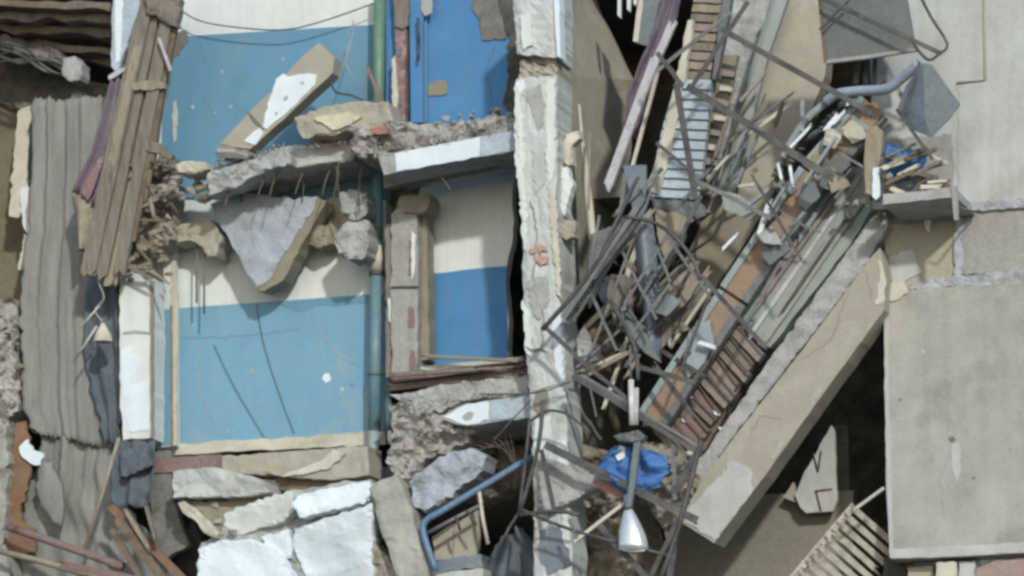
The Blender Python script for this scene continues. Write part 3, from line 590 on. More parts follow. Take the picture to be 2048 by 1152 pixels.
tube('lower_rail', [(856, 1066, .12), (900, 1042, .15), (966, 1008, .22)], 4.5, 'steel_grey', k=8, parent=hr)
tube('stanchion', [(958, 980, .2), (966, 1040, .22), (976, 1088, .25)], 4, 'cream', k=8, parent=hr)
for a, b in (((912, 1034), (920, 1060)), ((934, 1022), (952, 1050))): tube('clip', [(*a, .14), (*b, .14)], 3, 'steel_dark', k=6, parent=hr)
tp = slab('tan_board', [(864, 1074), (900, 1050), (956, 1020), (958, 1070), (954, 1112), (870, 1122)], .5, .06, 'tan_concrete', 'tan board behind the blue handrail', 'board', rag=1.5, seg=14)
slab('board_joint', [(907, 1048), (910, 1046), (907, 1116), (904, 1117)], .495, .006, 'tan_dark', parent=tp)
slab('blue_sill', [(866, 1126), (900, 1116), (962, 1108), (966, 1134), (870, 1146)], .32, .3, 'sheet_blue', 'blue grey sill under the tan board', 'sill', rag=2, seg=12)
slab('pale_sill', [(872, 1148), (966, 1136), (968, 1200), (872, 1200)], .25, .3, 'panel_light', 'pale slab at the foot of the blue handrail', 'concrete slab', rag=2, seg=12)
loft('grey_cloth', [(1000, 1080), (984, 1110), (968, 1150), (960, 1200)], [(1040, 1054), (1064, 1090), (1074, 1150), (1070, 1200)], .45, .03, 'navy_cloth', 14, lambda s, t: .06 * math.sin(9 * s + 5 * t) + .04 * math.sin(17 * s - 3 * t), 'crumpled blue grey cloth at the foot of the column', 'cloth', rag=3)
slab('brown_rubbish', [(890, 950), (950, 900), (1010, 880), (1064, 900), (1060, 960), (980, 1000), (920, 1000)], 1.2, .3, 'rubble_tan', 'brown rubbish mass in the void behind the blue handrail', 'rubble', kind='stuff', rag=6, seg=10, rough=.15, grid=12)

# ================================================================== the column and its side wall
def colrough(s, t): return .03 * (1 - 2 * min(1, abs(s - .5) * 2) ** 6) * .4 + .012 * noise.noise(Vector((s * 4, t * 22, 2))) + .012 * noise.noise(Vector((s * 11, t * 60, 7)))
cl = empty('cracked_column', W(1085, 1160, 0), 'tall cracked white plaster column between the blue rooms and the twisted steel', 'column')
loft('upper_shaft', [(1024, -40), (1026, 20), (1032, 80), (1034, 108)], [(1112, -40), (1114, 20), (1114, 80), (1113, 116)], -.06, .5, 'column', 10, colrough, parent=cl, sub=6, rag=1.2)
loft('broken_neck', [(1038, 104), (1040, 130), (1036, 160)], [(1112, 110), (1113, 140), (1112, 164)], .02, .42, 'tan_concrete', 10, lambda s, t: .05 * noise.noise(Vector((s * 6, t * 8, 5))), parent=cl, sub=5, rag=2)
loft('lower_shaft', [(1030, 158), (1028, 230), (1030, 330), (1040, 400), (1045, 480), (1046, 600), (1051, 700), (1058, 780), (1062, 870), (1067, 1000), (1070, 1210)],
     [(1112, 152), (1112, 230), (1114, 300), (1112, 400), (1118, 480), (1121, 600), (1128, 700), (1130, 780), (1134, 880), (1140, 970), (1144, 1210)], -.08, .5, 'column', 12, colrough, parent=cl, sub=9, rag=1.3)
slab('white_edge_strip', [(1106, -40), (1117, -40), (1120, 60), (1122, 116), (1114, 112), (1110, 50)], -.1, .16, 'white_cool', parent=cl, rag=1, seg=14)
for i, (pts, mt) in enumerate((([(1031, 164), (1046, 160), (1050, 176), (1040, 186), (1030, 182)], 'white_cool'), ([(1030, 205), (1044, 210), (1048, 330), (1042, 420), (1036, 360), (1030, 320)], 'white_plaster'),
        ([(1094, 160), (1110, 158), (1110, 330), (1098, 380), (1092, 300)], 'white_plaster'), ([(1050, 180), (1082, 168), (1090, 210), (1080, 260), (1066, 230)], 'concrete'),
        ([(1044, 600), (1060, 630), (1064, 720), (1050, 700)], 'white_plaster'), ([(1104, 640), (1120, 620), (1124, 700), (1128, 780), (1112, 740)], 'white_cool'),
        ([(1068, 840), (1100, 830), (1104, 890), (1076, 920), (1066, 890)], 'white_plaster'), ([(1070, 782), (1096, 780), (1096, 826), (1078, 836), (1068, 816)], 'tan_dark'),
        ([(1078, 1060), (1130, 1050), (1140, 1130), (1096, 1150), (1078, 1110)], 'sheet_blue'), ([(1040, 30), (1060, 20), (1064, 90), (1046, 100)], 'white_plaster'))):
    slab('plaster_flake', pts, -.103, .05, mt, parent=cl, rag=3, seg=8)
for pts in ([(1058, 498), (1070, 494), (1072, 504), (1062, 508)], [(1076, 488), (1090, 492), (1094, 502), (1084, 500), (1078, 508)], [(1066, 512), (1082, 510), (1096, 514), (1094, 526), (1082, 530), (1072, 522)]):
    slab('red_mark', pts, -.121, .06, 'red_mark', parent=cl, rag=.8, seg=6)
slab('crack', [(1034, 112), (1060, 116), (1084, 122), (1094, 128), (1082, 128), (1058, 121), (1036, 116)], -.01, .02, 'interior', parent=cl)
slab('crack', [(1046, 690), (1062, 698), (1080, 696), (1096, 704), (1080, 701), (1062, 703)], -.112, .03, 'concrete_dark', parent=cl)
loft('side_wall', [(1116, -40, .4), (1114, 150, .4), (1114, 300, .4), (1118, 450, .4), (1122, 560, .4), (1126, 664, .4)], [(1168, -40, 2.0), (1262, 160, 2.4), (1252, 310, 2.3), (1214, 450, 2.0), (1176, 560, 1.5), (1132, 668, .5)], .4, .14, 'tan_concrete', 22,
     lambda s, t: .03 * noise.noise(Vector((s * 6, t * 4, 2))) + .012 * noise.noise(Vector((s * 22, t * 5, 2))), 'tan side wall running back from the white column into the dark', 'wall', sub=6, rag=2)
slab('side_wall', [(1130, 760, .38), (1180, 700, 1.4), (1226, 660, 2.2), (1240, 760, 2.3), (1232, 900, 2.2), (1200, 960, 1.8), (1150, 1000, .8), (1136, 900, .38)], .4, .12, 'tan_dark',
     'brown lower side wall behind the column near the steel frame', 'wall', rag=3, seg=16)
for k, (pts, lb) in enumerate((([(1120, 300), (1132, 268), (1158, 260), (1160, 276), (1144, 290), (1146, 330), (1134, 330)], 'curled cream plaster flap at the top of the column edge'),
                 ([(1122, 336), (1134, 332), (1146, 370), (1136, 400), (1128, 432), (1122, 420)], 'pointed cream plaster flap hanging on the column edge'),
                 ([(1118, 446), (1150, 440), (1150, 474), (1132, 480), (1120, 470)], 'tan plaster lump sticking to the column edge'))):
    slab('plaster_flap', pts, .12 - .04 * k, .12, ('cream', 'white_plaster', 'tan_concrete')[k], lb, 'plaster', rag=2, seg=8, rough=.03, grid=9)
loft('torn_strip', [(1156, 210, .5), (1160, 300, .5), (1168, 400, .5), (1180, 500, .5)], [(1160, 210, .5), (1172, 300, .5), (1184, 400, .5), (1198, 508, .5)], .5, .02, 'cream', 6, lambda s, t: .03 * math.sin(3 * s), 'long torn cream strip hanging beside the column', 'strip', rag=1)
loft('torn_strip', [(1126, 500, .3), (1130, 560, .3), (1134, 610, .3)], [(1134, 500, .3), (1144, 560, .3), (1150, 606, .3)], .3, .02, 'tan_dark', 6, lambda s, t: .03 * math.sin(3 * s + 4 * t), 'short brown strip hanging below the tan plaster lump', 'strip', rag=2)
slab('fallen_fillet', [(1074, 912), (1110, 920), (1160, 942), (1206, 958), (1196, 972), (1150, 1000), (1100, 1028), (1078, 1020)], -.2, .2, 'concrete', 'grey triangular slab leaning on the column foot behind steel bars', 'concrete slab', rag=2.5, seg=12, rough=.04, grid=15)
lumps(14, (1140, 1230), (880, 1152), (.5, 1.0), (14, 40), ['rubble_tan', 'wood_brown', 'rubble'], 'debris lump packed behind the column', 'debris behind the column', 21)
slab('debris_mass', [(1136, 900), (1160, 890), (1210, 900), (1236, 930), (1250, 980), (1280, 1060), (1300, 1200), (1140, 1200), (1138, 1000)], .75, .8, 'rubble_tan', 'brown debris mass packed between the column and steel frame', 'debris', kind='stuff', rag=6, seg=12, rough=.2, grid=13)

# ================================================================== right wall panels
tpn = slab('facade_panel', [(1742, -60), (2200, -60), (2200, 388), (1914, 406), (1742, 420)], .42, .3, 'panel_light', 'pale concrete facade panel above the small broken balcony', 'facade panel', rag=1.2, seg=30)
tube('thin_conduit', [(1968, -20, .41), (1970, 160, .41), (1914, 166, .41)], 2.6, 'tan_concrete', k=6, parent=tpn)
slab('damp_patch', [(1760, 280), (1905, 268), (1908, 388), (1768, 398)], .412, .008, 'panel_mid', parent=tpn, rag=4, seg=14)  # area in the mid panel colour on the pale panel
mp_ = slab('facade_panel', [(1926, 424), (2200, 402), (2200, 532), (1926, 548)], .40, .3, 'panel_mid', 'narrow grey facade panel between two mortar joints', 'facade panel', rag=1, seg=30)
bp2 = slab('facade_panel', [(1768, 612), (1774, 590), (1850, 576), (2200, 560), (2200, 1100), (1900, 1114), (1782, 1118), (1772, 980), (1770, 760)], .30, .34, 'panel', 'large grey concrete facade panel at the lower right', 'facade panel', rag=.8, seg=30)
slab('chipped_edge', [(1768, 610), (1775, 610), (1778, 800), (1786, 1112), (1780, 1116), (1773, 980), (1769, 760)], .292, .02, 'panel_light', parent=bp2, rag=1, seg=14)
slab('chipped_edge', [(1782, 1098), (1900, 1092), (2200, 1078), (2200, 1098), (1900, 1113), (1782, 1117)], .29, .02, 'panel_light', parent=bp2, rag=1.5, seg=16)
slab('pockmark', [(1896, 876), (1906, 872), (1912, 880), (1904, 886)], .292, .02, 'concrete_dark', parent=bp2, rag=.6, seg=5)
slab('paint_drip', [(1903, 888), (1918, 886), (1922, 940), (1914, 968), (1906, 940)], .294, .012, 'panel_light', parent=bp2, rag=2, seg=9)
jt = slab('mortar_joint', [(1850, 560), (1930, 548), (2200, 532), (2200, 560), (1850, 578), (1800, 588), (1790, 578)], .36, .2, 'joint', 'wide pale mortar joint above the large lower right panel', 'mortar joint', rag=2.5, seg=10, rough=.03, grid=9)
slab('mortar_joint', [(1914, 406), (2200, 388), (2200, 404), (1914, 424)], .36, .2, 'joint', 'pale mortar joint under the upper facade panel', 'mortar joint', rag=2, seg=10, rough=.02, grid=8)
slab('mortar_joint', [(1908, 428), (1926, 426), (1926, 548), (1908, 552)], .37, .2, 'joint', 'short upright mortar joint beside the tan balcony panel', 'mortar joint', rag=2, seg=10, rough=.02, grid=8)
tnp = slab('facade_panel', [(1770, 450), (1908, 440), (1908, 552), (1850, 560), (1790, 580), (1772, 600)], .40, .26, 'tan_concrete', 'tan wall panel under the small broken balcony', 'facade panel', rag=1, seg=20)
slab('plaster_remnant', [(1772, 520), (1800, 504), (1826, 500), (1834, 530), (1848, 544), (1820, 556), (1800, 580), (1776, 600), (1768, 560)], .385, .03, 'panel_light', parent=tnp, rag=4, seg=8)
slab('plaster_remnant', [(1768, 570), (1808, 566), (1816, 586), (1786, 602), (1770, 606)], .28, .1, 'cream', parent=tnp, rag=3, seg=8)
bl = slab('balcony_slab', [(1766, 388), (1840, 382), (1908, 374), (1912, 394), (1840, 400), (1766, 410)], -.45, .84, 'concrete', 'small broken balcony slab jutting from the right facade', 'balcony', rag=1.2, seg=14)
slab('edge_rim', [(1902, 372), (1914, 372), (1916, 440), (1908, 440)], -.47, .05, 'panel_mid', parent=bl)
tube('bracket_rod', [(1912, 412, -.3), (1930, 418, -.3), (1952, 424, .3)], 2.2, 'steel_grey', k=6, parent=bl)
slab('icicle_shard', [(1848, 442), (1856, 428), (1862, 440), (1858, 464), (1853, 462)], .36, .03, 'white_cool', 'small white shard hanging below the balcony slab', 'shard', rag=.6, seg=8)
# beneath the lower right panel
slab('lower_facade', [(1872, 1126), (1912, 1124), (1914, 1200), (1872, 1200)], .36, .3, 'cream', 'cream block under the large lower right panel', 'block', rag=1.5, seg=10)
slab('lower_facade', [(1816, 1136), (1866, 1132), (1866, 1200), (1818, 1200)], .5, .3, 'tan_concrete', 'tan block under the large lower right panel', 'block', rag=1.5, seg=10)
slab('lower_facade', [(1918, 1124), (1950, 1122), (1950, 1200), (1918, 1200)], .4, .3, 'panel_light', 'pale grey block under the large lower right panel', 'block', rag=1.5, seg=10)
slab('pink_coping', [(1954, 1136), (1990, 1122), (2060, 1116), (2200, 1110), (2200, 1220), (1954, 1220)], .1, .4, 'pink_stone', 'rounded pinkish brown block standing in for a lens blob at the bottom right corner', 'stone', rag=1, seg=12)  # block standing in for a blurred finger-like blob at the lens
box('return_wall', (uof(1776, 576, .6), .66, 6.1), (uof(1776, 576, .6) + .25, 4.98, ZT), 'void_wall', kind='structure', label='dark return wall behind the right facade panels')  # added to close the right void against outside light

crack(tpn, [(1915, 168), (1916, 300), (1914, 400)], .4155, 1.2, 'panel_mid')
crack(bp2, [(1905, 890), (1880, 960), (1890, 1040)], .2955, .8, 'panel_mid')
rr = random.Random(5)
for k in range(10):
    x, y, s = rr.uniform(1795, 2040), rr.uniform(600, 1080), rr.uniform(1.5, 4)
    slab('pit', [(x + s * rr.uniform(.6, 1.2) * math.cos(a), y + s * rr.uniform(.6, 1.2) * math.sin(a)) for a in (0, 1.2, 2.4, 3.6, 5)], .296, .003, rr.choice(['concrete_dark', 'panel_light', 'panel_mid']), parent=bp2)
for i, (pts, mt) in enumerate((([(1030, 170), (1040, 168), (1044, 300), (1052, 420), (1054, 520), (1046, 480), (1038, 380)], 'white_plaster'), ([(1098, 380), (1112, 390), (1120, 520), (1122, 600), (1112, 580), (1104, 480)], 'cream'),
        ([(1112, 880), (1132, 880), (1138, 980), (1140, 1100), (1126, 1080), (1120, 980)], 'white_plaster'), ([(1066, 900), (1078, 910), (1080, 1000), (1074, 1100), (1068, 1000)], 'cream'), ([(1056, 560), (1090, 552), (1100, 600), (1076, 640), (1060, 610)], 'concrete'), ([(1064, 300), (1086, 290), (1092, 360), (1070, 390)], 'panel_light'))):
    slab('plaster_strip', pts, -.108, .05, mt, parent=cl, rag=3, seg=7, rough=.008, grid=14)
crack(cl, [(1060, 400), (1074, 460), (1066, 560), (1086, 640), (1080, 700)], -.118, 1.4, 'concrete', th=.03)
crack(cl, [(1080, 940), (1100, 1000), (1094, 1100)], -.118, 1.4, 'concrete', th=.03)
# ================================================================== left edge: the torn flat
ce = empty('sagging_ceiling', W(100, 100, 1.5), 'dark sagging lath ceiling hanging at the upper left corner', 'ceiling')
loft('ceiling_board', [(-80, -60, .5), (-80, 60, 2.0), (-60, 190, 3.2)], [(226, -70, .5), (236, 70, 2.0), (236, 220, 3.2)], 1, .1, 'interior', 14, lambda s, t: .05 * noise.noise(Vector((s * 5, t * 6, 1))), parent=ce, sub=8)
for i, (y, h, v, mt) in enumerate(((-2, 15, .55, 'wood_brown'), (22, 17, .75, 'wood_grey'), (48, 16, .95, 'wood_brown'), (70, 15, 1.2, 'wood_grey'), (90, 14, 1.5, 'rubble_tan'))):
    rr = random.Random(i); tp_, bt = [], []
    for k in range(9):
        x = -40 + k * 34; yy = y + (k * 3.2 if i > 2 else k * .8) + rr.uniform(-4, 4); tp_.append((x, yy, v)); bt.append((x, yy + h * rr.uniform(.6, 1.25), v))
    slab('lath', tp_ + bt[::-1], v, .25, mt, parent=ce, rag=1.5, seg=12)
slab('broken_plaster_edge', [(-30, 66), (40, 74), (80, 86), (118, 100), (140, 124), (116, 130), (60, 112), (0, 96), (-30, 96)], 1.1, .4, 'concrete_dark', 'grey broken plaster edge under the sagging ceiling', 'plaster', rag=4, seg=9, rough=.1, grid=11)
for k in range(5):
    tube('dangling_cable', [(-20, 84 + 11 * k, 1.0), (40, 92 + (k * 17) % 40, .9), (80 + 8 * k, 118 + (k * 23) % 44, .85), (136 + 12 * (k % 3), 146 + (k * 11) % 30, 1.1)], 3 + k % 3, 'wire', k=6, curve=4, label='thick black cable sagging under the dark ceiling', cat='cable', group='cables under the sagging ceiling')
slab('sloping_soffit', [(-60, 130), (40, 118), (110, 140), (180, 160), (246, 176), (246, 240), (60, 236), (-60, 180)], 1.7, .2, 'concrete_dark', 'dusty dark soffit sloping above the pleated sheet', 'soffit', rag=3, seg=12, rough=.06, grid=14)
slab('grey_lump', [(126, 116), (150, 112), (164, 128), (160, 160), (140, 164), (124, 150)], .9, .2, 'concrete', 'pale grey block hanging below the dark ceiling', 'concrete block', rag=2, seg=9, rough=.03, grid=12)
slab('olive_wall', [(-80, 176), (40, 214), (70, 240), (70, 700), (-80, 700)], 1.75, .2, 'olive_wall', 'olive painted wall at the left edge behind the torn strip', 'wall', rag=1)
slab('torn_white_strip', [(36, 222), (60, 212), (62, 240), (54, 330), (50, 420), (36, 436), (18, 432), (26, 330)], 1.25, .12, 'cream', 'torn pale trim strip on the olive wall', 'strip', rag=2.5, seg=10)
slab('torn_white_strip', [(42, 376), (56, 372), (76, 400), (72, 470), (62, 478), (46, 452), (40, 420)], 1.2, .08, 'white_plaster', 'ragged white scrap below the pale trim strip', 'strip', rag=3, seg=8)
slab('torn_white_strip', [(48, 468), (62, 470), (56, 520), (44, 540), (36, 540)], 1.25, .06, 'cream', 'narrow pale tatter beside the grey pleated sheet', 'strip', rag=2, seg=8)
def pleat(s, t): return .013 * math.sin(s * 37) + .03 * math.sin(s * 15) + .008 * math.sin(s * 71) + .05 * noise.noise(Vector((s * 7, t * .9, 4)))
loft('pleated_sheet', [(64, 200), (64, 330), (58, 460), (44, 560), (40, 640), (44, 720), (42, 800), (62, 864)], [(250, 190), (250, 330), (250, 460), (250, 560), (250, 640), (250, 720), (252, 800), (244, 900)], .95, .03, 'grey_paper', 60, pleat,
     'tall grey pleated sheet hanging left of the white pier', 'sheet', sub=7, rag=3)
loft('pleated_sheet', [(86, 860), (76, 930), (44, 1000), (40, 1080), (40, 1210)], [(250, 890), (250, 950), (262, 1020), (330, 1100), (380, 1210)], 1.02, .03, 'grey_paper', 50, lambda s, t: .018 * math.sin(s * 26) + .014 * math.sin(s * 47) + .06 * noise.noise(Vector((s * 5, t * 4, 9))),
     'lower grey pleated sheet with torn top behind the red pipe', 'sheet', sub=7, rag=4)
loft('hanging_flap', [(78, 928), (70, 970), (80, 1010), (100, 1040)], [(104, 924), (122, 970), (130, 1020), (122, 1052)], .8, .03, 'grey_paper', 10, lambda s, t: .05 * math.sin(3 * s), 'loose grey flap torn from the lower pleated sheet', 'sheet', rag=2)
loft('dark_recess_sheet', [(168, 556), (160, 640), (166, 740), (190, 820), (206, 884)], [(238, 548), (242, 640), (242, 740), (244, 820), (240, 884)], .86, .02, 'navy_cloth', 24, lambda s, t: .03 * math.sin(s * 15) + .04 * noise.noise(Vector((s * 5, t * 3, 4))) - .06 * (1 - s) ** 3, 'dark blue grey cloth hanging beside the white pier', 'cloth', rag=4)
loft('dark_garment', [(228, 884), (224, 930), (222, 980), (232, 1014)], [(304, 880), (308, 930), (304, 980), (296, 1014)], .55, .03, 'navy_cloth', 18, lambda s, t: .05 * math.sin(s * 12 + 2 * t) + .05 * noise.noise(Vector((s * 5, t * 5, 6))), 'dark blue garment hanging under the white pier', 'garment', rag=3)
slab('garment_hood', [(240, 900), (296, 892), (304, 930), (270, 948), (240, 956)], .46, .06, 'navy_cloth', 'folded dark hood over the hanging garment', 'garment', rag=2, seg=9, rough=.04, grid=12)
slab('leaning_board', [(302, 904), (340, 900), (346, 1000), (362, 1050), (378, 1090), (332, 1118), (312, 1100), (300, 1000)], .72, .1, 'concrete_dark', 'dark grey panel leaning under the narrow pier', 'panel', rag=1.5, seg=14)
slab('rubble_left_wall', [(-60, 590), (30, 600), (36, 640), (34, 720), (46, 760), (30, 830), (16, 860), (-60, 880)], 1.0, .4, 'rubble', 'ragged grey rubble wall at the left edge', 'rubble', kind='stuff', rag=6, seg=9, rough=.14, grid=11)
lumps(12, (-6, 40), (600, 850), (.85, .95), (16, 42), ['rubble', 'concrete', 'rubble_tan'], 'rubble lump at the left edge of the pleated sheet', 'rubble at the left edge', 31)
ob = slab('torn_board', [(34, 846), (50, 842), (60, 876), (46, 900), (62, 930), (56, 980), (40, 1020), (48, 1046), (70, 1058), (70, 1104), (10, 1110), (6, 1060), (22, 1000), (18, 930)], .8, .05, 'orange_board', 'torn orange brown board edge at the lower left', 'board', rag=3, seg=9)
slab('white_scrap', [(38, 894), (56, 878), (66, 900), (86, 906), (80, 930), (60, 926), (44, 914)], .76, .04, 'white_cool', 'white torn scrap on the orange brown board', 'scrap', rag=4, seg=7)
slab('brown_gap_board', [(84, 888), (120, 892), (156, 890), (152, 936), (124, 950), (112, 940), (96, 930)], 1.1, .05, 'wood_brown', 'brown board showing through the tear in the grey sheets', 'board', rag=3, seg=8)
slab('left_rubble_foot', [(-60, 840), (12, 850), (16, 960), (8, 1060), (20, 1200), (-60, 1200)], .7, .4, 'panel_mid', 'pale broken wall edge at the lower left border', 'wall', rag=4, seg=12, rough=.05, grid=15)
tube('red_pipe', [(16, 1054, .5), (100, 1082, .45), (180, 1110, .42), (246, 1134, .4)], 9, 'red_brown', k=9, label='red brown pipe slanting across the lower left corner', cat='pipe')
tube('tan_pipe', [(-10, 1100, .45), (80, 1122, .42), (210, 1160, .4)], 6.5, 'wood_tan', k=8, label='tan pipe slanting under the red brown pipe', cat='pipe')
tube('thin_pole', [(238, 876, .5), (206, 984, .46), (170, 1096, .42)], 4.5, 'wood_tan', k=7, label='thin tan pole leaning before the lower pleated sheet', cat='pole')
for i, (a, b, wd, mt, lb) in enumerate((((222, 1012), (372, 1164), 16, 'orange_board', 'longest orange splintered plank at the lower left'), ((238, 1040), (330, 1164), 20, 'wood_brown', 'wide brown splintered plank under the orange plank'),
        ((250, 1018), (300, 1100), 8, 'wood_tan', 'thin pale splinter lying on the orange plank'), ((226, 1060), (290, 1170), 12, 'wood_brown', 'dark brown splintered plank beside the wide plank'),
        ((292, 1008), (312, 1080), 7, 'wood_grey', 'short grey splinter standing by the dark grey panel'), ((120, 1128), (330, 1170), 14, 'red_brown', 'flat red brown plank along the lower left border'))):
    plank('splintered_plank', (*a, .42 - .04 * i), (*b, .4 - .04 * i), wd, 10, mt, seed=40 + i, label=lb, cat='plank')
lumps(9, (240, 262), (1060, 1130), (.45, .6), (8, 20), ['white_plaster', 'concrete'], 'crumb between the splintered planks', 'crumbs between the planks', 33)
slab('dark_pit', [(326, 1110), (372, 1096), (384, 1040), (404, 1084), (396, 1200), (330, 1200)], 1.2, .1, 'interior', 'dark pit beside the fallen plastered panel', 'pit', rag=2, seg=14)  # flat dark sheet standing in for an unlit void
# planks hanging from above
wb = slab('white_torn_board', [(226, -40), (284, -40), (276, 20), (260, 70), (244, 116), (234, 146), (222, 132), (224, 60)], .35, .05, 'stair_blue', 'pale bluish torn board hanging at the top left', 'board', rag=1.5, seg=12)
slab('white_stripe', [(232, -40), (246, -40), (244, 60), (240, 120), (232, 128), (230, 40)], .342, .012, 'white_cool', parent=wb, rag=1.5, seg=10)
hp = [((300, -20), (178, 548), 26, 'wood_grey'), ((316, -20), (202, 556), 24, 'wood_grey'), ((332, -20), (222, 566), 22, 'wood_tan'), ((346, -20), (240, 548), 20, 'wood_grey'), ((352, 20), (262, 480), 18, 'wood_brown'),
      ((338, 110), (284, 400), 14, 'wood_tan'), ((290, 40), (226, 330), 14, 'wood_tan'), ((326, 150), (300, 330), 16, 'wood_brown')]
hlab = ['outermost left', 'second', 'pale third', 'fourth', 'brown inner', 'short pale inner', 'short pale left', 'short brown inner']
for i, (a, b, wd, mt) in enumerate(hp):
    plank('hanging_plank', (a[0], a[1], .42 + .03 * (i % 3)), (b[0], b[1], .36 + .03 * (i % 3)), wd * 1.3, 12, mt, seed=60 + i, label=hlab[i] + ' plank of the bundle hanging before the upper stairwell wall', cat='plank', group='planks of the hanging bundle')
slab('plank_cap', [(286, -40), (358, -40), (360, 20), (354, 54), (338, 50), (312, 30), (292, 24)], .33, .1, 'wood_grey', 'grey splintered cap across the top of the plank bundle', 'board', rag=3, seg=9, rough=.03, grid=12)
slab('plank_cap', [(262, 166), (300, 160), (328, 164), (330, 176), (296, 180), (264, 178)], .34, .05, 'wood_tan', 'short cross batten nailed over the plank bundle', 'batten', rag=2, seg=8)
slab('side_batten', [(290, 280), (320, 286), (348, 312), (340, 318), (312, 306), (290, 300)], .34, .05, 'wood_grey', 'short grey batten jutting right from the plank bundle', 'batten', rag=2, seg=8)
bar('white_stick', (318, 76, .3), (342, 142, .3), 6, 4, 'weathered', label='slim white stick caught on the plank bundle', cat='stick')
slab('small_peg', [(216, 152), (236, 138), (250, 134), (248, 142), (230, 154), (218, 160)], .33, .03, 'weathered', 'small pale peg under the bluish torn board', 'peg')
loft('mauve_cloth', [(226, 156), (206, 230), (182, 310), (146, 386)], [(246, 150), (240, 240), (222, 330), (190, 410)], .4, .02, 'mauve', 16, lambda s, t: .05 * math.sin(s * 14 + t) + .02 * math.sin(s * 31), 'mauve cloth hanging left of the plank bundle', 'cloth', rag=1.5)
slab('red_stripe_trim', [(162, 384), (200, 314), (210, 310), (186, 380), (176, 400)], .33, .02, 'red_paint', 'dark red strip on the lower end of the mauve cloth', 'strip', rag=1, seg=10)
loft('rolled_felt', [(142, 394), (152, 440), (158, 500)], [(192, 398), (184, 440), (174, 500)], .45, .06, 'rubble_tan', 10, lambda s, t: .09 * math.sin(math.pi * s), 'brown rolled felt end under the mauve cloth', 'roll', rag=1.5)
lumps(40, (238, 340), (310, 560), (.45, .8), (14, 44), ['rubble_tan', 'wood_brown', 'rubble', 'rubble_tan'], 'broken lump packed behind the plank bundle', 'lumps behind the plank bundle', 35)
slab('debris_mass', [(250, 330), (340, 310), (346, 420), (350, 480), (310, 500), (306, 552), (262, 546), (236, 520), (240, 420)], .8, .3, 'rubble_tan', 'brown debris mass behind the plank bundle above the white pier', 'debris', kind='stuff', rag=6, seg=9, rough=.14, grid=10)
for i in range(18):
    rr = random.Random(300 + i); x, y = rr.uniform(240, 335), rr.uniform(330, 540); a = rr.uniform(-.5, 2.2); L = rr.uniform(20, 60)
    plank('splinter', (x, y, .4), (x + L * math.cos(a), y + L * math.sin(a), .38), rr.uniform(4, 9), 5, (mt := rr.choice(['wood_tan', 'wood_grey', 'wood_brown'])), seed=i, label=('long ' if L > 40 else 'short ') + {'wood_tan': 'pale', 'wood_grey': 'grey', 'wood_brown': 'brown'}[mt] + ' wood splinter above the white pier', cat='splinter', group='splinters above the white pier')
lw = empty('hanging_lamp', W(205, 690, .5), 'small cream lamp shade dangling on a wire before the dark cloth', 'lamp')
tube('cord', [(188, 500, .4), (196, 560, .42), (208, 596, .45), (190, 620, .48), (204, 642, .5)], 1.8, 'wire_pale', k=5, curve=5, parent=lw)
verts = []; faces = []; c0 = W(206, 684, .5); k = 16
for i in range(6):
    f = i / 5; r = .015 + .085 * math.sin(f * 1.5); z = .2 * (1 - f)
    for j in range(k): verts.append(c0 + Vector((r * math.cos(j * 2 * math.pi / k), r * math.sin(j * 2 * math.pi / k), z)))
for i in range(5):
    for j in range(k): faces.append((i * k + j, i * k + (j + 1) % k, (i + 1) * k + (j + 1) % k, (i + 1) * k + j))
faces.append(tuple(range(k)))
finish('shade', verts, faces, 'cream', parent=lw, smooth=True)
tube('bracket_arm', [(194, 652, .48), (160, 704, .46)], 2.6, 'cream', k=6, parent=lw)
tube('bracket_arm', [(200, 610, .48), (160, 656, .46)], 2.2, 'cream', k=6, parent=lw)
# ================================================================== the collapsed middle
slab('soffit_slab', [(1440, -60), (1570, -60), (1540, 120), (1500, 260), (1440, 400), (1400, 380), (1430, 200)], 1.5, .2, 'concrete', 'grey slab face behind the slatted wooden flight', 'concrete slab', rag=2, seg=18, rough=.04, grid=20)
fs = slab('collapsed_floor_slab', [(1556, -40, 1.3), (1668, -40, 1.3), (1650, 150, 1.2), (1600, 280, 1.15), (1560, 350, 1.1), (1500, 440, 1.1), (1420, 560, 1.05), (1350, 680, 1.0), (1300, 660, 1.0), (1370, 520, 1.1), (1420, 410, 1.15), (1450, 310, 1.2), (1500, 160, 1.25)], 1.1, .25, 'tan_concrete',
          'tan underside of the collapsed floor slab behind the steel bars', 'concrete slab', rag=1.5, seg=24)
slab('shadowed_lower_slab', [(1400, 440), (1470, 400), (1550, 380), (1500, 470), (1440, 560), (1380, 640), (1340, 640), (1390, 540)], .95, .1, 'tan_dark', 'brown lower part of the collapsed floor slab near the stair', 'concrete slab', rag=2, seg=18)  # darker tan piece, painting shade over the lower slab
loft('channel_strip', [(1548, -20, 1.0), (1500, 140, .98), (1462, 300, .95), (1430, 390, .92)], [(1580, -20, 1.0), (1528, 140, .98), (1488, 300, .95), (1446, 390, .92)], 1.0, .08, 'teal_concrete', 6, lambda s, t: .03 * math.sin(math.pi * s), 'pale teal channel strip along the edge of the tan slab', 'channel', rag=1)
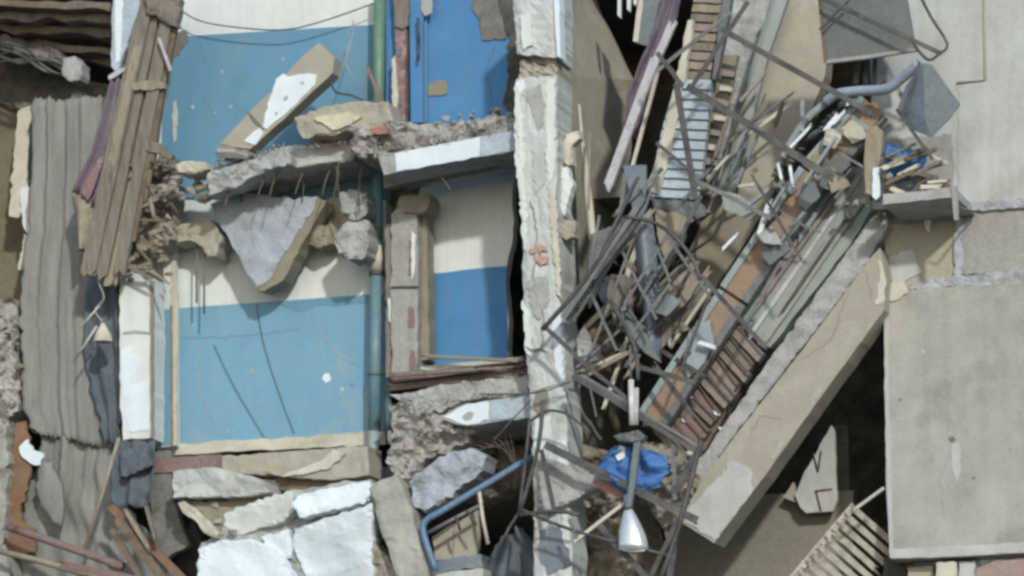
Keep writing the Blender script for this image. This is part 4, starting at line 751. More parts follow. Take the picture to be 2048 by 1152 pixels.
# the stair strip of pale blue ridges
st = empty('ridged_flight', W(1350, 400, .4), 'flight of pale blue ridged steps leaning among the wreckage', 'stair flight')
slab('flight_back', [(1352, 156), (1424, 156), (1414, 280), (1396, 402), (1300, 392), (1318, 320), (1340, 240)], .55, .08, 'steel_grey', parent=st)
for k in range(12):
    f = k / 12; g = (k + .93) / 12
    def edge(t): return (1354 - 52 * t - 8 * math.sin(t * 3), 158 + 236 * t), (1424 - 26 * t, 160 + 240 * t)
    (ax, ay), (bx, by) = edge(f); (cx, cy), (dx, dy) = edge(g)
    slab('step', [(ax, ay, .46), (bx, by, .46), (dx, dy, .42), (cx, cy, .42)], .43, .08, 'stair_blue', parent=st, rag=.8, seg=20)
wf = empty('slatted_wood_flight', W(1410, 160, .5), 'brown slatted wooden flight above the pale blue steps', 'stair flight')
for k in range(10):
    y = -30 + k * 19; x0, x1 = 1396 - .155 * (y + 30) - 4, 1454 - .16 * (y + 30) - 4
    slab('slat', [(x0, y), (x1, y + 3), (x1 - 3, y + 18), (x0 - 3, y + 15)], .5, .06, ('wood_grey', 'tread', 'wood_tan')[k % 3], parent=wf, rag=1, seg=14)
slab('side_rail', [(1452, -40), (1468, -40), (1448, 80), (1432, 160), (1424, 158), (1436, 60)], .42, .1, 'steel_grey', parent=wf, rag=1, seg=20)
slab('cream_edge_board', [(1376, 40), (1386, 40), (1366, 170), (1344, 290), (1316, 388), (1292, 380), (1318, 300), (1350, 170)], .40, .08, 'cream', 'cream edge board along the left of the pale blue steps', 'board', rag=2, seg=12)
la = empty('slotted_rail', W(1410, 380, .5), 'tan slotted rail with dark gaps right of the pale blue steps', 'rail')
slab('rail_face', [(1440, 110), (1476, 110), (1446, 240), (1418, 380), (1392, 378), (1416, 240)], .62, .08, 'tan_dark', parent=la, rag=1.5, seg=14)
for k in range(9):
    t = k / 8; x = 1448 - 46 * t; y = 126 + 236 * t
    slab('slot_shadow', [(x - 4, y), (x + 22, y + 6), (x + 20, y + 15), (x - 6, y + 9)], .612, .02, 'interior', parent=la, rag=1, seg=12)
    slab('slot_tab', [(x - 2, y + 15), (x + 22, y + 19), (x + 20, y + 28), (x - 4, y + 25)], .57, .06, 'cream' if k % 2 else 'tread', parent=la, rag=1, seg=12)
# boards, cloth, sheets left of the steps
plank('weathered_board', (1346, 46, .25), (1296, 160, .22), 15, 8, 'weathered', seed=3, label='short white weathered board above the long weathered board', cat='board')
plank('weathered_board', (1314, 110, .2), (1216, 374, .15), 18, 9, 'weathered', seed=4, label='long white weathered board slanting past the tan side wall', cat='board')
plank('weathered_board', (1316, 140, .3), (1262, 344, .28), 7, 6, 'cream', seed=5, label='thin cream batten beside the long weathered board', cat='batten')
loft('purple_cloth', [(1330, -30), (1310, 60), (1280, 130), (1256, 190), (1250, 250)], [(1366, -30), (1344, 50), (1310, 130), (1290, 190), (1270, 280)], .42, .02, 'purple', 12, lambda s, t: .05 * math.sin(s * 10 + t * 3), 'purple cloth draped down behind the weathered boards', 'cloth', rag=2)
slab('grey_cabinet_panel', [(1288, -40), (1332, -40), (1322, 40), (1310, 96), (1268, 84), (1280, 20)], .6, .08, 'sheet_teal', 'grey green panel hanging at the top of the dark gap', 'panel', rag=.8, seg=30)
slab('cream_panel_edge', [(1282, -40), (1290, -40), (1276, 84), (1266, 82), (1272, 30)], .59, .03, 'cream', 'cream edge strip of the hanging grey green panel', 'strip', rag=.8, seg=16)
for x0, L in ((1235, 36), (1254, 24), (1267, 14)):
    slab('bright_slat', [(x0, -40), (x0 + 7, -40), (x0 + 6, L), (x0, L - 6)], .9, .04, 'white_plaster', 'bright slat end hanging in the dark gap', 'slat', group='slats in the dark gap', rag=.6, seg=16)
slab('blue_duct_sheet', [(1246, 330), (1292, 330), (1292, 380), (1288, 436), (1268, 436), (1258, 380)], .18, .03, 'sheet_blue', 'blue grey sheet metal piece under the weathered boards', 'metal sheet', rag=.6, seg=30)
slab('brace_flat', [(1246, 344), (1254, 350), (1244, 440), (1236, 440)], .17, .02, 'steel_grey', 'narrow steel flat beside the blue grey sheet', 'steel flat')
loft('curved_duct', [(1264, 432), (1272, 520), (1282, 600), (1292, 690)], [(1304, 432), (1314, 520), (1320, 620), (1322, 726)], .22, .03, 'sheet_blue', 14, lambda s, t: .10 * math.sin(math.pi * s), 'long curved blue grey duct hanging in the wreckage centre', 'duct', rag=.8)
slab('twisted_plate', [(1206, 548), (1228, 560), (1262, 620), (1300, 680), (1322, 726), (1290, 706), (1250, 660), (1220, 600)], .05, .02, 'sheet_teal', 'twisted grey plate crossing the curved duct', 'metal plate', rag=1, seg=16)
slab('orange_lath', [(1250, 520), (1262, 520), (1264, 620), (1252, 640), (1246, 600)], .3, .05, 'rust_orange', 'orange lath beside the curved duct', 'lath', rag=1, seg=12)
slab('tan_plywood', [(1312, 420), (1352, 424), (1374, 436), (1368, 480), (1350, 504), (1336, 528), (1322, 500), (1314, 470)], .25, .05, 'wood_tan', 'tan plywood shard right of the curved duct', 'plywood', rag=2, seg=10)
slab('dark_flap', [(1300, 396), (1340, 400), (1396, 402), (1424, 424), (1400, 440), (1372, 436), (1340, 424), (1310, 420)], .33, .06, 'plate_dark', 'dark crumpled flap under the pale blue steps', 'flap', rag=2, seg=9, rough=.04, grid=10)
slab('brown_stump', [(1180, 650), (1206, 640), (1228, 656), (1232, 700), (1214, 740), (1170, 752), (1156, 730), (1166, 690)], .45, .3, 'wood_brown', 'brown rounded stump behind the steel bars near the column', 'stump', rag=2, seg=10, rough=.1, grid=12)
for i, (a, b, wd, mt, lb) in enumerate((((1164, 756), (1268, 700), 8, 'wood_tan', 'pale batten under the brown stump'), ((1160, 744), (1244, 708), 6, 'cream', 'thin cream batten over the pale batten'),
        ((1316, 690), (1400, 560), 26, 'wood_grey', 'wide grey plank left of the orange beam'), ((1330, 660), (1420, 540), 12, 'wood_tan', 'pale plank on the wide grey plank'),
        ((1310, 640), (1392, 528), 10, 'wood_tan', 'narrow pale plank left of the wide grey plank'), ((1344, 690), (1420, 580), 7, 'cream', 'cream batten between the planks and the beam'),
        ((1180, 560), (1290, 446), 14, 'wood_grey', 'grey plank slanting behind the steel frame top'), ((1216, 520), (1282, 452), 9, 'cream', 'cream batten beside the slanting grey plank'),
        ((1296, 850), (1340, 760), 16, 'pale_edge', 'pale edge board at the foot of the orange beam'))):
    plank('loose_plank', (*a, .2 + .03 * i), (*b, .24 + .03 * i), wd, 8, mt, seed=80 + i, label=lb, cat='plank')
# rusty orange stair stringer
sg = empty('stair_stringer', W(1300, 860, .2), 'long rusty orange stair stringer beam with pale edge', 'beam')
segs = [((1748, 214, .2), (1630, 350, .2), 44), ((1628, 352, .22), (1470, 590, .22), 42), ((1466, 596, .2), (1300, 850, .2), 40)]
for i, (a, b, wd) in enumerate(segs):
    bar('orange_face', a, b, wd, 24, 'rust_orange', parent=sg)
    dx, dy = b[0] - a[0], b[1] - a[1]; L = math.hypot(dx, dy); nx, ny = dy / L, -dx / L
    o1 = (wd / 2 + 5)
    bar('pale_edge', (a[0] - nx * o1 * (-1), a[1] - ny * o1 * (-1), a[2] - .06), (b[0] + nx * o1, b[1] + ny * o1, b[2] - .06), 12, 22, 'pale_edge', parent=sg) if False else \
    bar('pale_edge', (a[0] + (nx if nx < 0 else -nx) * o1, a[1] + (ny if nx < 0 else -ny) * o1, a[2] - .04), (b[0] + (nx if nx < 0 else -nx) * o1, b[1] + (ny if nx < 0 else -ny) * o1, b[2] - .04), 13, 20, 'pale_edge', parent=sg)
    bar('grey_flange', (a[0] - (nx if nx < 0 else -nx) * o1, a[1] - (ny if nx < 0 else -ny) * o1, a[2] - .02), (b[0] - (nx if nx < 0 else -nx) * o1, b[1] - (ny if nx < 0 else -ny) * o1, b[2] - .02), 16, 22, 'steel_grey', parent=sg)
slab('bolt_plate', [(1722, 210), (1752, 204), (1762, 228), (1744, 256), (1720, 248)], .10, .03, 'rust_orange', parent=sg, rag=1.5, seg=8)
# grey stair slab and its treads
sf = empty('stair_flight', W(1420, 920, .3), 'overturned stair flight with brown treads beside the tan beam', 'stair flight')
slab('landing_plate', [(1592, 468), (1640, 420), (1700, 330), (1736, 340), (1742, 420), (1700, 490), (1540, 694), (1518, 690), (1482, 630)], .36, .16, 'teal_concrete', parent=sf, rag=1.5, seg=20)
slab('plate_ridge', [(1590, 478), (1600, 480), (1506, 640), (1494, 636)], .34, .03, 'panel_mid', parent=sf)
slab('plate_ridge', [(1640, 482), (1648, 482), (1536, 672), (1526, 670)], .345, .03, 'panel_mid', parent=sf)
for i_, (a, b, wd, mt) in enumerate((((1722, 350), (1500, 672), 8, 'weathered'), ((1704, 352), (1488, 652), 7, 'tread'), ((1724, 400), (1526, 686), 12, 'panel_mid'), ((1690, 440), (1560, 630), 5, 'steel_dark'), ((1676, 360), (1600, 476), 10, 'pale_edge'))):
    plank('plate_board', (*a, .335 - .01 * i_), (*b, .335 - .01 * i_), wd, 5, mt, seed=i_, parent=sf)
slab('flight_bed', [(1450, 640), (1482, 628), (1526, 694), (1410, 900), (1388, 908), (1300, 858)], .44, .14, 'wood_brown', parent=sf, rag=1, seg=30)
for k in range(12):
    t = k / 11; x = 1462 - 146 * t; y = 640 + 206 * t; L = 1.0 + .14 * t
    rk = random.Random(900 + k); dx, dy = 60 * L + rk.uniform(-7, 4), 72 * L - 14 * t + rk.uniform(-7, 4); x += rk.uniform(-3, 3)
    tr_ = slab('tread', [(x, y), (x + dx, y + dy), (x + dx - 12, y + dy + 16.5), (x - 12, y + 16.5)], .36 - rk.uniform(0, .03), .1, rk.choice(['tread', 'tread', 'red_brown', 'wood_grey']), parent=sf, rag=1.0, seg=12)
    slab('nosing', [(x + 3, y + 2), (x + dx - 3, y + dy), (x + dx - 5, y + dy + 3.4), (x + 1, y + 5)], .325, .03, 'rust_bar', parent=tr_, rag=.5, seg=14)
for k in range(4):
    rr = random.Random(k); x, y = rr.uniform(1350, 1440), rr.uniform(700, 860)
    slab('paper_scrap', [(x, y), (x + 12, y + 4), (x + 14, y + 10), (x + 3, y + 8)], .33, .012, 'white_cool', 'small white scrap caught on the brown stair treads', 'scrap', group='scraps on the stair treads', rag=1, seg=6)
# grey ribbed beam and big tan slab
slab('crumbling_beam', [(1742, 438), (1768, 430), (1776, 452), (1740, 516), (1600, 700), (1460, 880), (1408, 960), (1376, 966), (1392, 930), (1560, 690), (1690, 510)], .25, .3, 'concrete', 'long grey crumbling beam lying on the big tan slab', 'beam', rag=2, seg=10, rough=.02, grid=14)
bs = slab('leaning_slab', [(1744, 512), (1760, 496), (1772, 560), (1768, 620), (1640, 796), (1520, 964), (1428, 1086), (1362, 1044), (1400, 964), (1460, 886), (1600, 706)], .08, .36, 'tan_concrete', 'big tan concrete slab leaning against the lower right facade panel', 'concrete slab', rag=.8, seg=18)
slab('pale_patch', [(1470, 912), (1486, 930), (1504, 944), (1502, 988), (1430, 1080), (1368, 1042), (1380, 1014), (1430, 962)], .07, .02, 'panel_light', parent=bs, rag=4, seg=8)
slab('chipped_corner', [(1756, 500), (1772, 560), (1768, 604), (1750, 610), (1760, 560)], .07, .03, 'cream', parent=bs, rag=2, seg=8)
# top right sheets
slab('dark_plate', [(1634, -40), (1808, -40), (1818, 20), (1832, 98), (1740, 112), (1650, 123), (1642, 60)], -.25, .04, 'plate_dark', 'large dark grey plate hanging at the top of the wreckage', 'metal plate', rag=.8, seg=30)
dpl = bpy.data.objects['dark_plate']
slab('plate_lip', [(1650, 120), (1740, 109), (1832, 95), (1834, 101), (1740, 116), (1651, 127)], -.27, .05, 'panel_mid', parent=dpl)
slab('plate_lip', [(1632, -40), (1638, -40), (1653, 124), (1647, 124)], -.27, .04, 'wood_brown', parent=dpl)
for x in (1710, 1730, 1746): slab('black_strut', [(x, 116), (x + 8, 114), (x + 5, 168), (x - 4, 168)], .1, .05, 'steel_dark', 'short dark strut under the large plate', 'strut', group='struts under the large plate')
bsd = slab('bent_sheet', [(1846, 126), (1864, 130), (1920, 208), (1900, 236), (1862, 274, -.44), (1850, 238)], -.45, .02, 'sheet_teal', 'diamond shaped bent metal sheet leaning at the pale facade panel', 'metal sheet')
slab('folded_side', [(1846, 128, -.45), (1850, 236, -.45), (1862, 274, -.44), (1822, 258, -.36), (1796, 214, -.32), (1812, 170, -.36)], -.4, .02, 'sheet_blue', parent=bsd)
tube('pale_blue_pipe', [(1652, 204, .0), (1676, 188, -.05), (1720, 182, -.1), (1772, 178, -.2), (1800, 160, -.25), (1838, 128, -.35)], 10, 'pale_blue_pipe', k=12, curve=5, label='bent pale blue pipe arching over the orange stringer', cat='pipe')
tube('blue_hose', [(1652, 206, .05), (1622, 230, .05), (1596, 262, .08), (1574, 300, .1), (1566, 316, .1)], 8, 'pale_edge', k=10, curve=4, label='pale bent tube running down left of the stringer head', cat='pipe')
slab('wood_post', [(1732, 260), (1752, 250), (1766, 262), (1760, 330), (1758, 392), (1730, 386), (1728, 320)], -.2, .12, 'wood_tan', 'short tan wooden post standing on the balcony slab edge', 'post', rag=1.2, seg=14)
slab('white_tape', [(1746, 336), (1758, 334), (1760, 392), (1752, 400), (1744, 392)], -.22, .018, 'white_cool', 'white bluish tape hanging on the tan wooden post', 'tape', rag=1.2, seg=10)
loft('blue_bag', [(1766, 288), (1768, 320), (1772, 352)], [(1850, 304), (1840, 330), (1826, 360)], -.1, .1, 'tarp', 14, lambda s, t: .1 * math.sin(math.pi * s) * math.sin(math.pi * t) + .05 * noise.noise(Vector((s * 6, t * 6, 3))), 'blue plastic bag among sticks on the broken balcony', 'bag', rag=3)
for i in range(22):
    rr = random.Random(500 + i); x, y = rr.uniform(1762, 1860), rr.uniform(306, 378); a = rr.uniform(-.75, .5); L = rr.uniform(30, 74)
    x1 = min(x + L * math.cos(a), 1896)
    plank('stick', (x, y, -.35 + .02 * (i % 9)), (x1, y + L * math.sin(a), -.33 + .02 * (i % 9)), rr.uniform(4, 9), 6, (mt := rr.choice(['wood_tan', 'wood_brown', 'wood_grey', 'cream', 'steel_dark'])), seed=i, label=('long ' if L > 52 else 'short ') + {'wood_tan': 'tan', 'wood_brown': 'brown', 'wood_grey': 'grey', 'cream': 'cream', 'steel_dark': 'dark steel'}[mt] + ' broken stick in the pile on the balcony slab', cat='stick', group='sticks on the balcony')
lumps(16, (1765, 1895), (352, 384), (-.35, .0), (12, 28), ['wood_brown', 'rubble_tan', 'rubble', 'concrete_dark'], 'debris lump on the balcony slab', 'debris on the balcony', 41)
lumps(10, (1690, 1775), (396, 450), (.0, .25), (12, 30), ['concrete_dark', 'rubble', 'wood_brown'], 'lump at the joint of the grey beam and balcony', 'lumps at the beam head', 42)
# shiny trim pieces
for i, (a, b, wd) in enumerate((((1578, 298), (1622, 252), 6), ((1556, 326), (1564, 360), 6), ((1580, 330), (1586, 374), 6), ((1650, 262), (1680, 226), 10), ((1664, 250), (1690, 222), 6), ((1694, 210), (1712, 192), 7), ((1632, 356), (1644, 346), 12), ((1518, 470), (1540, 400), 10), ((1444, 500), (1476, 468), 6), ((1398, 684), (1432, 696), 8), ((1800, 184), (1806, 200), 8))):
    plank('shiny_trim', (*a, -.02), (*b, -.02), wd, 4, 'chrome', seed=i, label='shiny metal trim strip by the orange stringer', cat='trim', group='shiny trim strips')
lumps(24, (1545, 1720), (0, 0), (.1, .4), (16, 40), ['steel_grey', 'concrete_dark', 'sheet_teal', 'plate_dark'], 'crumpled lump along the orange stringer', 'metal lumps along the stringer', 43, top=lambda x: 180 + (1720 - x) * 1.0, cat='metal scrap', name='metal_scrap')
lumps(20, (1200, 1330), (560, 740), (.35, .9), (18, 50), ['concrete_dark', 'rubble_tan', 'wood_brown', 'plate_dark'], 'debris lump behind the steel frame centre', 'debris behind the frame', 44)
# plank clutter
for i in range(46):
    rr = random.Random(700 + i); f = rr.random()
    x = 1225 + 330 * f + rr.uniform(-60, 40); y = 700 - 520 * f + rr.uniform(-50, 60); a = -1.02 + rr.gauss(0, .28); L = rr.uniform(36, 120)
    plank('loose_lath', (x, y, rr.uniform(.25, .8)), (x + L * math.cos(a), y + L * math.sin(a), rr.uniform(.25, .8)), rr.uniform(3, 9), 4, (mt := rr.choice(['wood_grey', 'wood_tan', 'steel_grey', 'tread', 'cream', 'steel_dark', 'sheet_teal'])), seed=i,
          label=('long ' if L > 78 else 'short ') + {'wood_grey': 'grey wooden', 'wood_tan': 'tan wooden', 'steel_grey': 'grey metal', 'tread': 'reddish', 'cream': 'cream', 'steel_dark': 'dark metal', 'sheet_teal': 'greenish'}[mt] + ' lath slanting through the wreckage beside the tan floor slab', cat='lath', group='loose laths in the wreckage')

# ================================================================== steel bars
def frame(nm, base, label, bars, v0=-.5):
    e = empty(nm, W(*base), label, 'steel frame')
    for i, b in enumerate(bars):
        pts, wd = b[0], b[1] * 1.12; mt = b[2] if len(b) > 2 else 'steel_dark'; P = [v3(p, v0) for p in pts]
        if len(P) == 2:
            rk = random.Random(i * 7 + int(P[0][0])); A, B = P; Q = [A]
            for f in (rk.uniform(.2, .35), rk.uniform(.45, .6), rk.uniform(.7, .85)): Q.append(tuple(a + (b - a) * f + rk.gauss(0, j) for a, b, j in zip(A, B, (.7, .7, .008))))
            sweep('angle_bar', Q + [B], ell(wd, wd, max(2.0, wd * .25)), mt, parent=e)
        else: tube('bent_bar', P, wd / 2, mt, k=6, curve=3, parent=e)
    return e
frame('upper_steel_frame', (1480, 400, -.3), 'twisted upper steel frame of long dark bars crossing the tan slab', [
    ([(1440, 62), (1740, 232)], 9), ([(1370, 178), (1662, 362)], 12), ([(1380, 174), (1650, 344)], 4, 'steel_grey'), ([(1310, 108), (1362, 176)], 8), ([(1346, 168), (1384, 400)], 11), ([(1310, 288), (1372, 340)], 6),
    ([(1460, 20), (1310, 140)], 7, 'steel_grey'), ([(1492, 0), (1376, 176)], 8), ([(1600, -20), (1880, 110)], 7), ([(1380, 360), (1540, 440)], 7, 'steel_grey'), ([(1835, -20), (1862, 34), (1895, 88), (1878, 108), (1858, 120), (1836, 100), (1822, 76)], 5),
    ([(1790, 220), (1862, 320)], 6), ([(1836, 124), (1800, 240)], 5), ([(1500, 350), (1600, 520)], 5), ([(1640, 60), (1700, 0)], 4), ([(1560, 520), (1480, 660)], 6, 'steel_grey')], -.42)
frame('lower_steel_frame', (1220, 1150, -.5), 'tangled lower steel frame of bent bars in front of the column foot', [
    ([(1084, 660), (1170, 560), (1250, 436)], 9), ([(1130, 640), (1290, 400)], 11, 'steel_grey'), ([(1190, 560), (1280, 440)], 8), ([(1082, 654), (1150, 716)], 8), ([(1150, 716), (1272, 818)], 7), ([(1142, 756), (1400, 912)], 12), ([(1160, 752), (1396, 896)], 5, 'steel_grey'),
    ([(1250, 434), (1300, 442), (1346, 470), (1386, 520), (1400, 560)], 7), ([(1220, 600), (1268, 690), (1276, 760)], 8), ([(1268, 736), (1390, 770)], 8), ([(1086, 800), (1076, 896), (1038, 1030)], 8), ([(1060, 838), (1050, 930), (1038, 1026)], 6),
    ([(1086, 896), (1390, 1048)], 14), ([(1078, 900), (1104, 1024)], 8), ([(1038, 1030), (1110, 1022), (1160, 1030)], 7), ([(1040, 1018), (1150, 1062), (1340, 1112)], 6), ([(1150, 1086), (1256, 1004)], 6, 'cream'), ([(1134, 1040), (1152, 1082)], 7, 'steel_grey'),
    ([(1190, 1050), (1296, 1170)], 11), ([(1350, 1040), (1286, 1170)], 9), ([(1402, 880), (1356, 1060), (1316, 1170)], 10), ([(1346, 1040), (1330, 1180)], 12), ([(1062, 842), (1092, 822), (1130, 826), (1164, 850)], 5),
    ([(1390, 900), (1340, 980)], 14), ([(1372, 1000), (1330, 1010)], 8), ([(1342, 890), (1346, 1000)], 7, 'steel_grey'), ([(1000, 1090), (1040, 1024)], 4), ([(1160, 820), (1200, 880)], 4), ([(1400, 556), (1530, 700)], 8), ([(1420, 580), (1360, 740)], 5)], -.5)
frame('hanging_wire_frame', (1010, 780, -.4), 'thin steel wires running from the column to the doorway boards', [([(1140, 764), (1070, 786), (960, 788)], 2.6), ([(1020, 800), (1150, 760)], 2.2, 'steel_grey'), ([(988, 880), (1062, 800)], 2)], -.3)
# insulator post, reflector lamp, tarpaulin
ip = empty('insulator_post', W(1264, 1000, -.5), 'white insulator on a grey post above the blue tarpaulin', 'insulator')
tube('insulator', [(1262, 760, -.55), (1264, 850, -.55)], 6, 'insulator', k=10, parent=ip)
tube('insulator', [(1273, 776, -.53), (1272, 850, -.53)], 5, 'weathered', k=10, parent=ip)
tube('rod', [(1260, 690, -.55), (1262, 762, -.55)], 2.4, 'steel_grey', k=6, parent=ip)
slab('clamp', [(1226, 872), (1250, 866), (1276, 860), (1290, 870), (1284, 882), (1262, 886), (1236, 882)], -.6, .1, 'plate_dark', parent=ip, rag=2, seg=8, rough=.04, grid=9)
slab('flat_post', [(1268, 882), (1281, 882), (1271, 960), (1262, 1014), (1252, 1014), (1259, 960)], -.6, .05, 'sheet_teal', parent=ip, rag=.8, seg=20)
lm = empty('street_lamp_head', W(1266, 1100, -.55), 'shiny metal lamp reflector hanging from the lower steel frame', 'lamp')
verts = []; faces = []; A, B = W(1256, 1014, -.55), W(1268, 1100, -.55); ax = (B - A).normalized(); sx = ax.cross(N).normalized(); k = 20; n = 10
for i in range(n):
    f = i / (n - 1); r = (.03 + .118 * math.sin(min(1, f * 1.05) * math.pi / 2)) * (1 if f < .9 else .98)
    for j in range(k):
        a = 2 * math.pi * j / k; verts.append(A + (B - A) * f + sx * r * math.cos(a) + N * r * .7 * math.sin(a) + ax * (.03 * math.cos(a) * f))
for i in range(n - 1):
    for j in range(k): faces.append((i * k + j, i * k + (j + 1) % k, (i + 1) * k + (j + 1) % k, (i + 1) * k + j))
faces.append(tuple(range(k))); faces.append(tuple(reversed(range((n - 1) * k, n * k))))
rfl = finish('reflector', verts, faces, 'mirror_metal', parent=lm, smooth=True)
tube('rim', [(1236, 1096, -.62), (1252, 1101, -.64), (1268, 1103, -.65), (1292, 1101, -.62)], 2.4, 'chrome', k=6, curve=3, parent=rfl)
tube('neck', [(1254, 990, -.55), (1257, 1020, -.55)], 8, 'sheet_blue', k=10, parent=lm)
loft('blue_tarpaulin', [(1232, 896), (1206, 918), (1202, 944), (1222, 968), (1248, 986)], [(1300, 900), (1332, 912), (1344, 940), (1330, 968), (1296, 996)], -.35, .02, 'tarp', 20, lambda s, t: .2 * abs(noise.noise(Vector((s * 3.4, t * 3.4, 8)))) + .12 * abs(noise.noise(Vector((s * 7 + t * 3, t * 4, 3)))) + .03 * math.sin(math.pi * s), 'crumpled bright blue tarpaulin caught in the lower steel frame', 'tarpaulin', sub=8, rag=3.5)
slab('white_rag', [(1230, 910), (1240, 890), (1250, 894), (1248, 916), (1236, 922)], -.46, .03, 'white_cool', 'small white rag on the blue tarpaulin', 'rag', rag=1.5, seg=7)
slab('red_rag', [(1182, 966), (1196, 958), (1230, 972), (1248, 992), (1222, 990), (1196, 976)], -.36, .04, 'red_cloth', 'faded red rag below the blue tarpaulin', 'rag', rag=2, seg=8, rough=.03, grid=9)
lumps(22, (1290, 1390), (900, 1010), (-.2, .3), (14, 36), ['rubble_tan', 'rubble', 'red_brown', 'plate_dark', 'cream'], 'debris lump between the tarpaulin and the slab foot', 'debris beside the tarpaulin', 45)
slab('debris_mass', [(1280, 880), (1360, 900), (1400, 960), (1372, 1030), (1330, 1060), (1290, 1010), (1270, 950)], .2, .3, 'rubble_tan', 'mixed debris mass behind the blue tarpaulin', 'debris', kind='stuff', rag=6, seg=9, rough=.12, grid=11)


rr = random.Random(77); ex = []
for k in range(9):
    f = rr.random(); x = 1150 + 170 * rr.random(); y = 430 + 320 * rr.random(); a = rr.choice([-1.05, -1.0, -.85, .75, .9, 1.35]) + rr.gauss(0, .12); L = rr.uniform(50, 170)
    ex.append(([(x, y, rr.uniform(-.4, .2)), (x + L * math.cos(a), y + L * math.sin(a), rr.uniform(-.4, .2))], rr.uniform(3, 7), rr.choice(['steel_dark', 'steel_grey', 'steel_grey'])))
ex += [([a_ + (-.3,), b_ + (-.3,)], 5, 'steel_grey') for a_, b_ in (((1176, 566), (1292, 446)), ((1292, 446), (1338, 566)), ((1338, 566), (1236, 700)), ((1236, 700), (1176, 566)), ((1150, 640), (1240, 500)), ((1240, 500), (1310, 640)), ((1196, 430), (1160, 620)), ((1300, 380), (1180, 700)), ((1330, 470), (1240, 620)), ((1330, 470), (1420, 600)))]
frame('tangled_bar_mass', (1230, 760, -.1), 'dense tangle of thin bent bars between the column and the curved duct', ex, -.2)
ex = []
for k in range(12):
    x = rr.uniform(1440, 1760); y = 560 - (x - 1440) * 1.15 + rr.gauss(0, 40); a = rr.choice([-.98, -.95, .55, .6, -1.3]) + rr.gauss(0, .1); L = rr.uniform(40, 130)
    ex.append(([(x, y, rr.uniform(-.3, .05)), (x + L * math.cos(a), y + L * math.sin(a), rr.uniform(-.3, .05))], rr.uniform(3, 7), rr.choice(['steel_dark', 'steel_grey', 'pale_edge'])))
frame('tangled_railing', (1560, 500, -.1), 'bent railing bars wound along the orange stringer', ex, -.2)
TONE = {'wood_grey': 'grey wooden', 'wood_tan': 'tan wooden', 'steel_grey': 'grey metal', 'cream': 'cream', 'steel_dark': 'dark metal', 'sheet_teal': 'greenish metal', 'sheet_blue': 'bluish metal', 'weathered': 'white', 'tan_dark': 'brown', 'concrete': 'pale grey', 'plate_dark': 'dark sheet', 'pale_edge': 'pale teal', 'red_brown': 'reddish'}
for k in range(18):
    x = rr.uniform(1160, 1350); y = rr.uniform(400, 730) if k % 3 else rr.uniform(560, 880); a = -.98 + rr.gauss(0, .33) if k % 4 else .8 + rr.gauss(0, .3); L = rr.uniform(50, 150); mt = rr.choice(['wood_grey', 'steel_grey', 'cream', 'steel_dark', 'weathered', 'tan_dark', 'steel_grey'])
    plank('splintered_lath', (x, y, rr.uniform(-.2, .5)), (x + L * math.cos(a), y + L * math.sin(a), rr.uniform(-.2, .5)), rr.uniform(3, 12), 4, mt, seed=k, label=('long ' if L > 100 else 'short ') + TONE[mt] + ' splinter in the tangle between column and stair treads', cat='splinter', group='splinters in the tangle')
for k in range(15):
    x, y = (rr.uniform(1170, 1340), rr.uniform(420, 760)) if k % 2 else (lambda q: (q, 520 - (q - 1480) * 1.25 + rr.gauss(0, 22)))(rr.uniform(1480, 1730)); s_ = rr.uniform(12, 36); mt = rr.choice(['sheet_teal', 'sheet_blue', 'concrete', 'tan_dark', 'cream', 'pale_edge', 'wood_tan']); vv = rr.uniform(-.15, .35); a0 = rr.uniform(0, 6.28)
    slab('torn_scrap', [(x + s_ * rr.uniform(.5, 1.5) * math.cos(a0 + a) * (1.5 if j % 2 else .7), y + s_ * rr.uniform(.5, 1.3) * math.sin(a0 + a), vv + rr.uniform(-.06, .06)) for j, a in enumerate((0, 1.3, 2.4, 3.7, 5))], vv, .02, mt, ('big ' if s_ > 24 else 'small ') + 'torn ' + TONE[mt] + (' scrap caught in the tangled bars' if k % 2 else ' scrap caught along the orange stringer'), 'scrap', group='torn scraps in the wreckage', rag=1.5, seg=8)
for i_, (pts, mt, lb) in enumerate((([(1640, 330), (1690, 300), (1700, 330), (1660, 380), (1640, 372)], 'plate_dark', 'dark bent plate lying across the upper orange stringer'), ([(1600, 372), (1630, 362), (1640, 392), (1612, 420), (1596, 404)], 'sheet_teal', 'grey green bent plate across the orange stringer'),
        ([(1530, 478), (1572, 470), (1580, 500), (1540, 530), (1520, 512)], 'steel_grey', 'grey gusset plate at the middle of the orange stringer'), ([(1380, 660), (1420, 640), (1428, 690), (1396, 740), (1376, 756), (1366, 730)], 'pale_edge', 'pale torn sheet over the lower orange stringer'),
        ([(1180, 470), (1220, 452), (1240, 470), (1226, 520), (1200, 540), (1176, 520)], 'concrete_dark', 'dark crumpled lump among the tangled bars'), ([(1216, 560), (1250, 548), (1256, 600), (1230, 640), (1214, 610)], 'wood_grey', 'grey splintered shard among the tangled bars'),
        ([(1336, 560), (1380, 540), (1400, 560), (1370, 610), (1330, 640), (1322, 600)], 'wood_tan', 'tan splintered shard left of the brown slab'), ([(1440, 380), (1480, 390), (1520, 420), (1500, 440), (1450, 420)], 'teal_concrete', 'pale triangular shard on the tan floor slab'))):
    slab('torn_plate', pts, -.02 + .03 * (i_ % 4), .04, mt, lb, 'plate', rag=2, seg=9)
for pts in ([(1700, 580), (1660, 680), (1600, 720)], [(1560, 840), (1520, 830), (1500, 880)], [(1730, 540), (1744, 600)]): crack(bs, pts, .0765, 1.6, 'tan_dark')
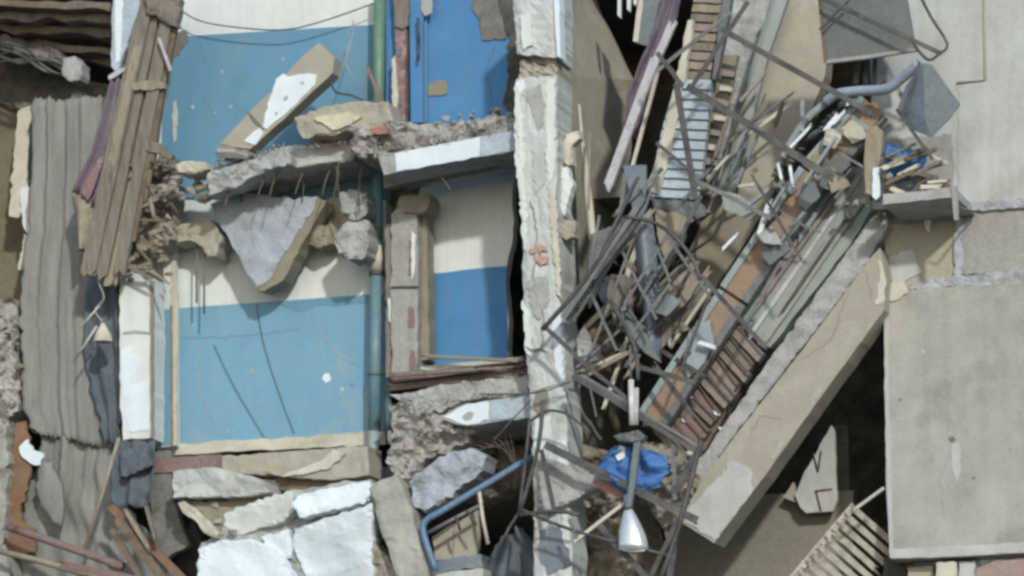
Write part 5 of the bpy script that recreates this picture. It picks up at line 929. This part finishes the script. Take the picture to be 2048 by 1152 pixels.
for pts in ([(1640, 770), (1652, 764), (1636, 792), (1622, 812), (1620, 800)], [(1560, 884), (1574, 880), (1550, 916), (1540, 920)], [(1700, 700), (1708, 692), (1690, 722)]): slab('spalled_edge', pts, .072, .02, 'rubble', parent=bs, rag=2, seg=6)
# ================================================================== lower right hollow
slab('hollow_wall', [(1330, 1040), (1440, 1080), (1520, 990), (1706, 980), (1706, 1220), (1330, 1220)], 1.6, .2, 'void_wall', 'grey olive wall in the hollow under the leaning slab', 'wall', rag=2, seg=20)
pp = slab('plaster_board', [(1590, 990), (1604, 956), (1662, 850), (1668, 860), (1674, 1000), (1666, 1022), (1612, 1026), (1600, 1014)], 1.4, .06, 'panel_light', 'pale panel with dark lines in the hollow under the leaning slab', 'panel', rag=1.2, seg=14)
for a, b in (((1626, 906), (1636, 944)), ((1642, 902), (1636, 944)), ((1630, 982), (1664, 978)), ((1632, 982), (1642, 1022))): bar('dark_line', (*a, 1.39), (*b, 1.39), 2.6, 3, 'black_ink', parent=pp)
slab('plaster_shard', [(1566, 994), (1586, 964), (1596, 1000), (1590, 1004)], 1.45, .08, 'tan_concrete', 'small pale shard in the hollow beside the pale panel', 'shard', rag=1, seg=10)
slab('hollow_post', [(1668, 850), (1696, 850), (1700, 1050), (1684, 1060), (1676, 960)], 1.9, .1, 'concrete_dark', 'dark grey post in the hollow beside the pale panel', 'post', rag=1, seg=20)
fe = empty('slatted_crate', W(1680, 1160, .1), 'broken white slatted crate at the foot of the lower right panel', 'slats')
bar('edge_rail', (1708, 1012, .46), (1576, 1168, .46), 14, 8, 'slat_white', parent=fe)
for i in range(11):
    x, y = 1706 - i * 13, 1016 + i * 15.5
    plank('slat', (x, y, .42), (x + 84 + i * 2, y + 74 + i * 2, .74), 12, 5, 'slat_white', seed=i, parent=fe)
bar('white_rod', (1708, 1020, .05), (1768, 976, .05), 6, 5, 'slat_white', label='thin white rod above the broken slatted crate', cat='rod')
slab('foot_gap_fill', [(1770, 1110), (1800, 1124), (1812, 1140), (1806, 1200), (1760, 1200)], .6, .3, 'interior', 'dark rubbish under the corner of the large panel', 'rubbish', rag=2, seg=10)  # dark piece filling in for the shade of an open gap
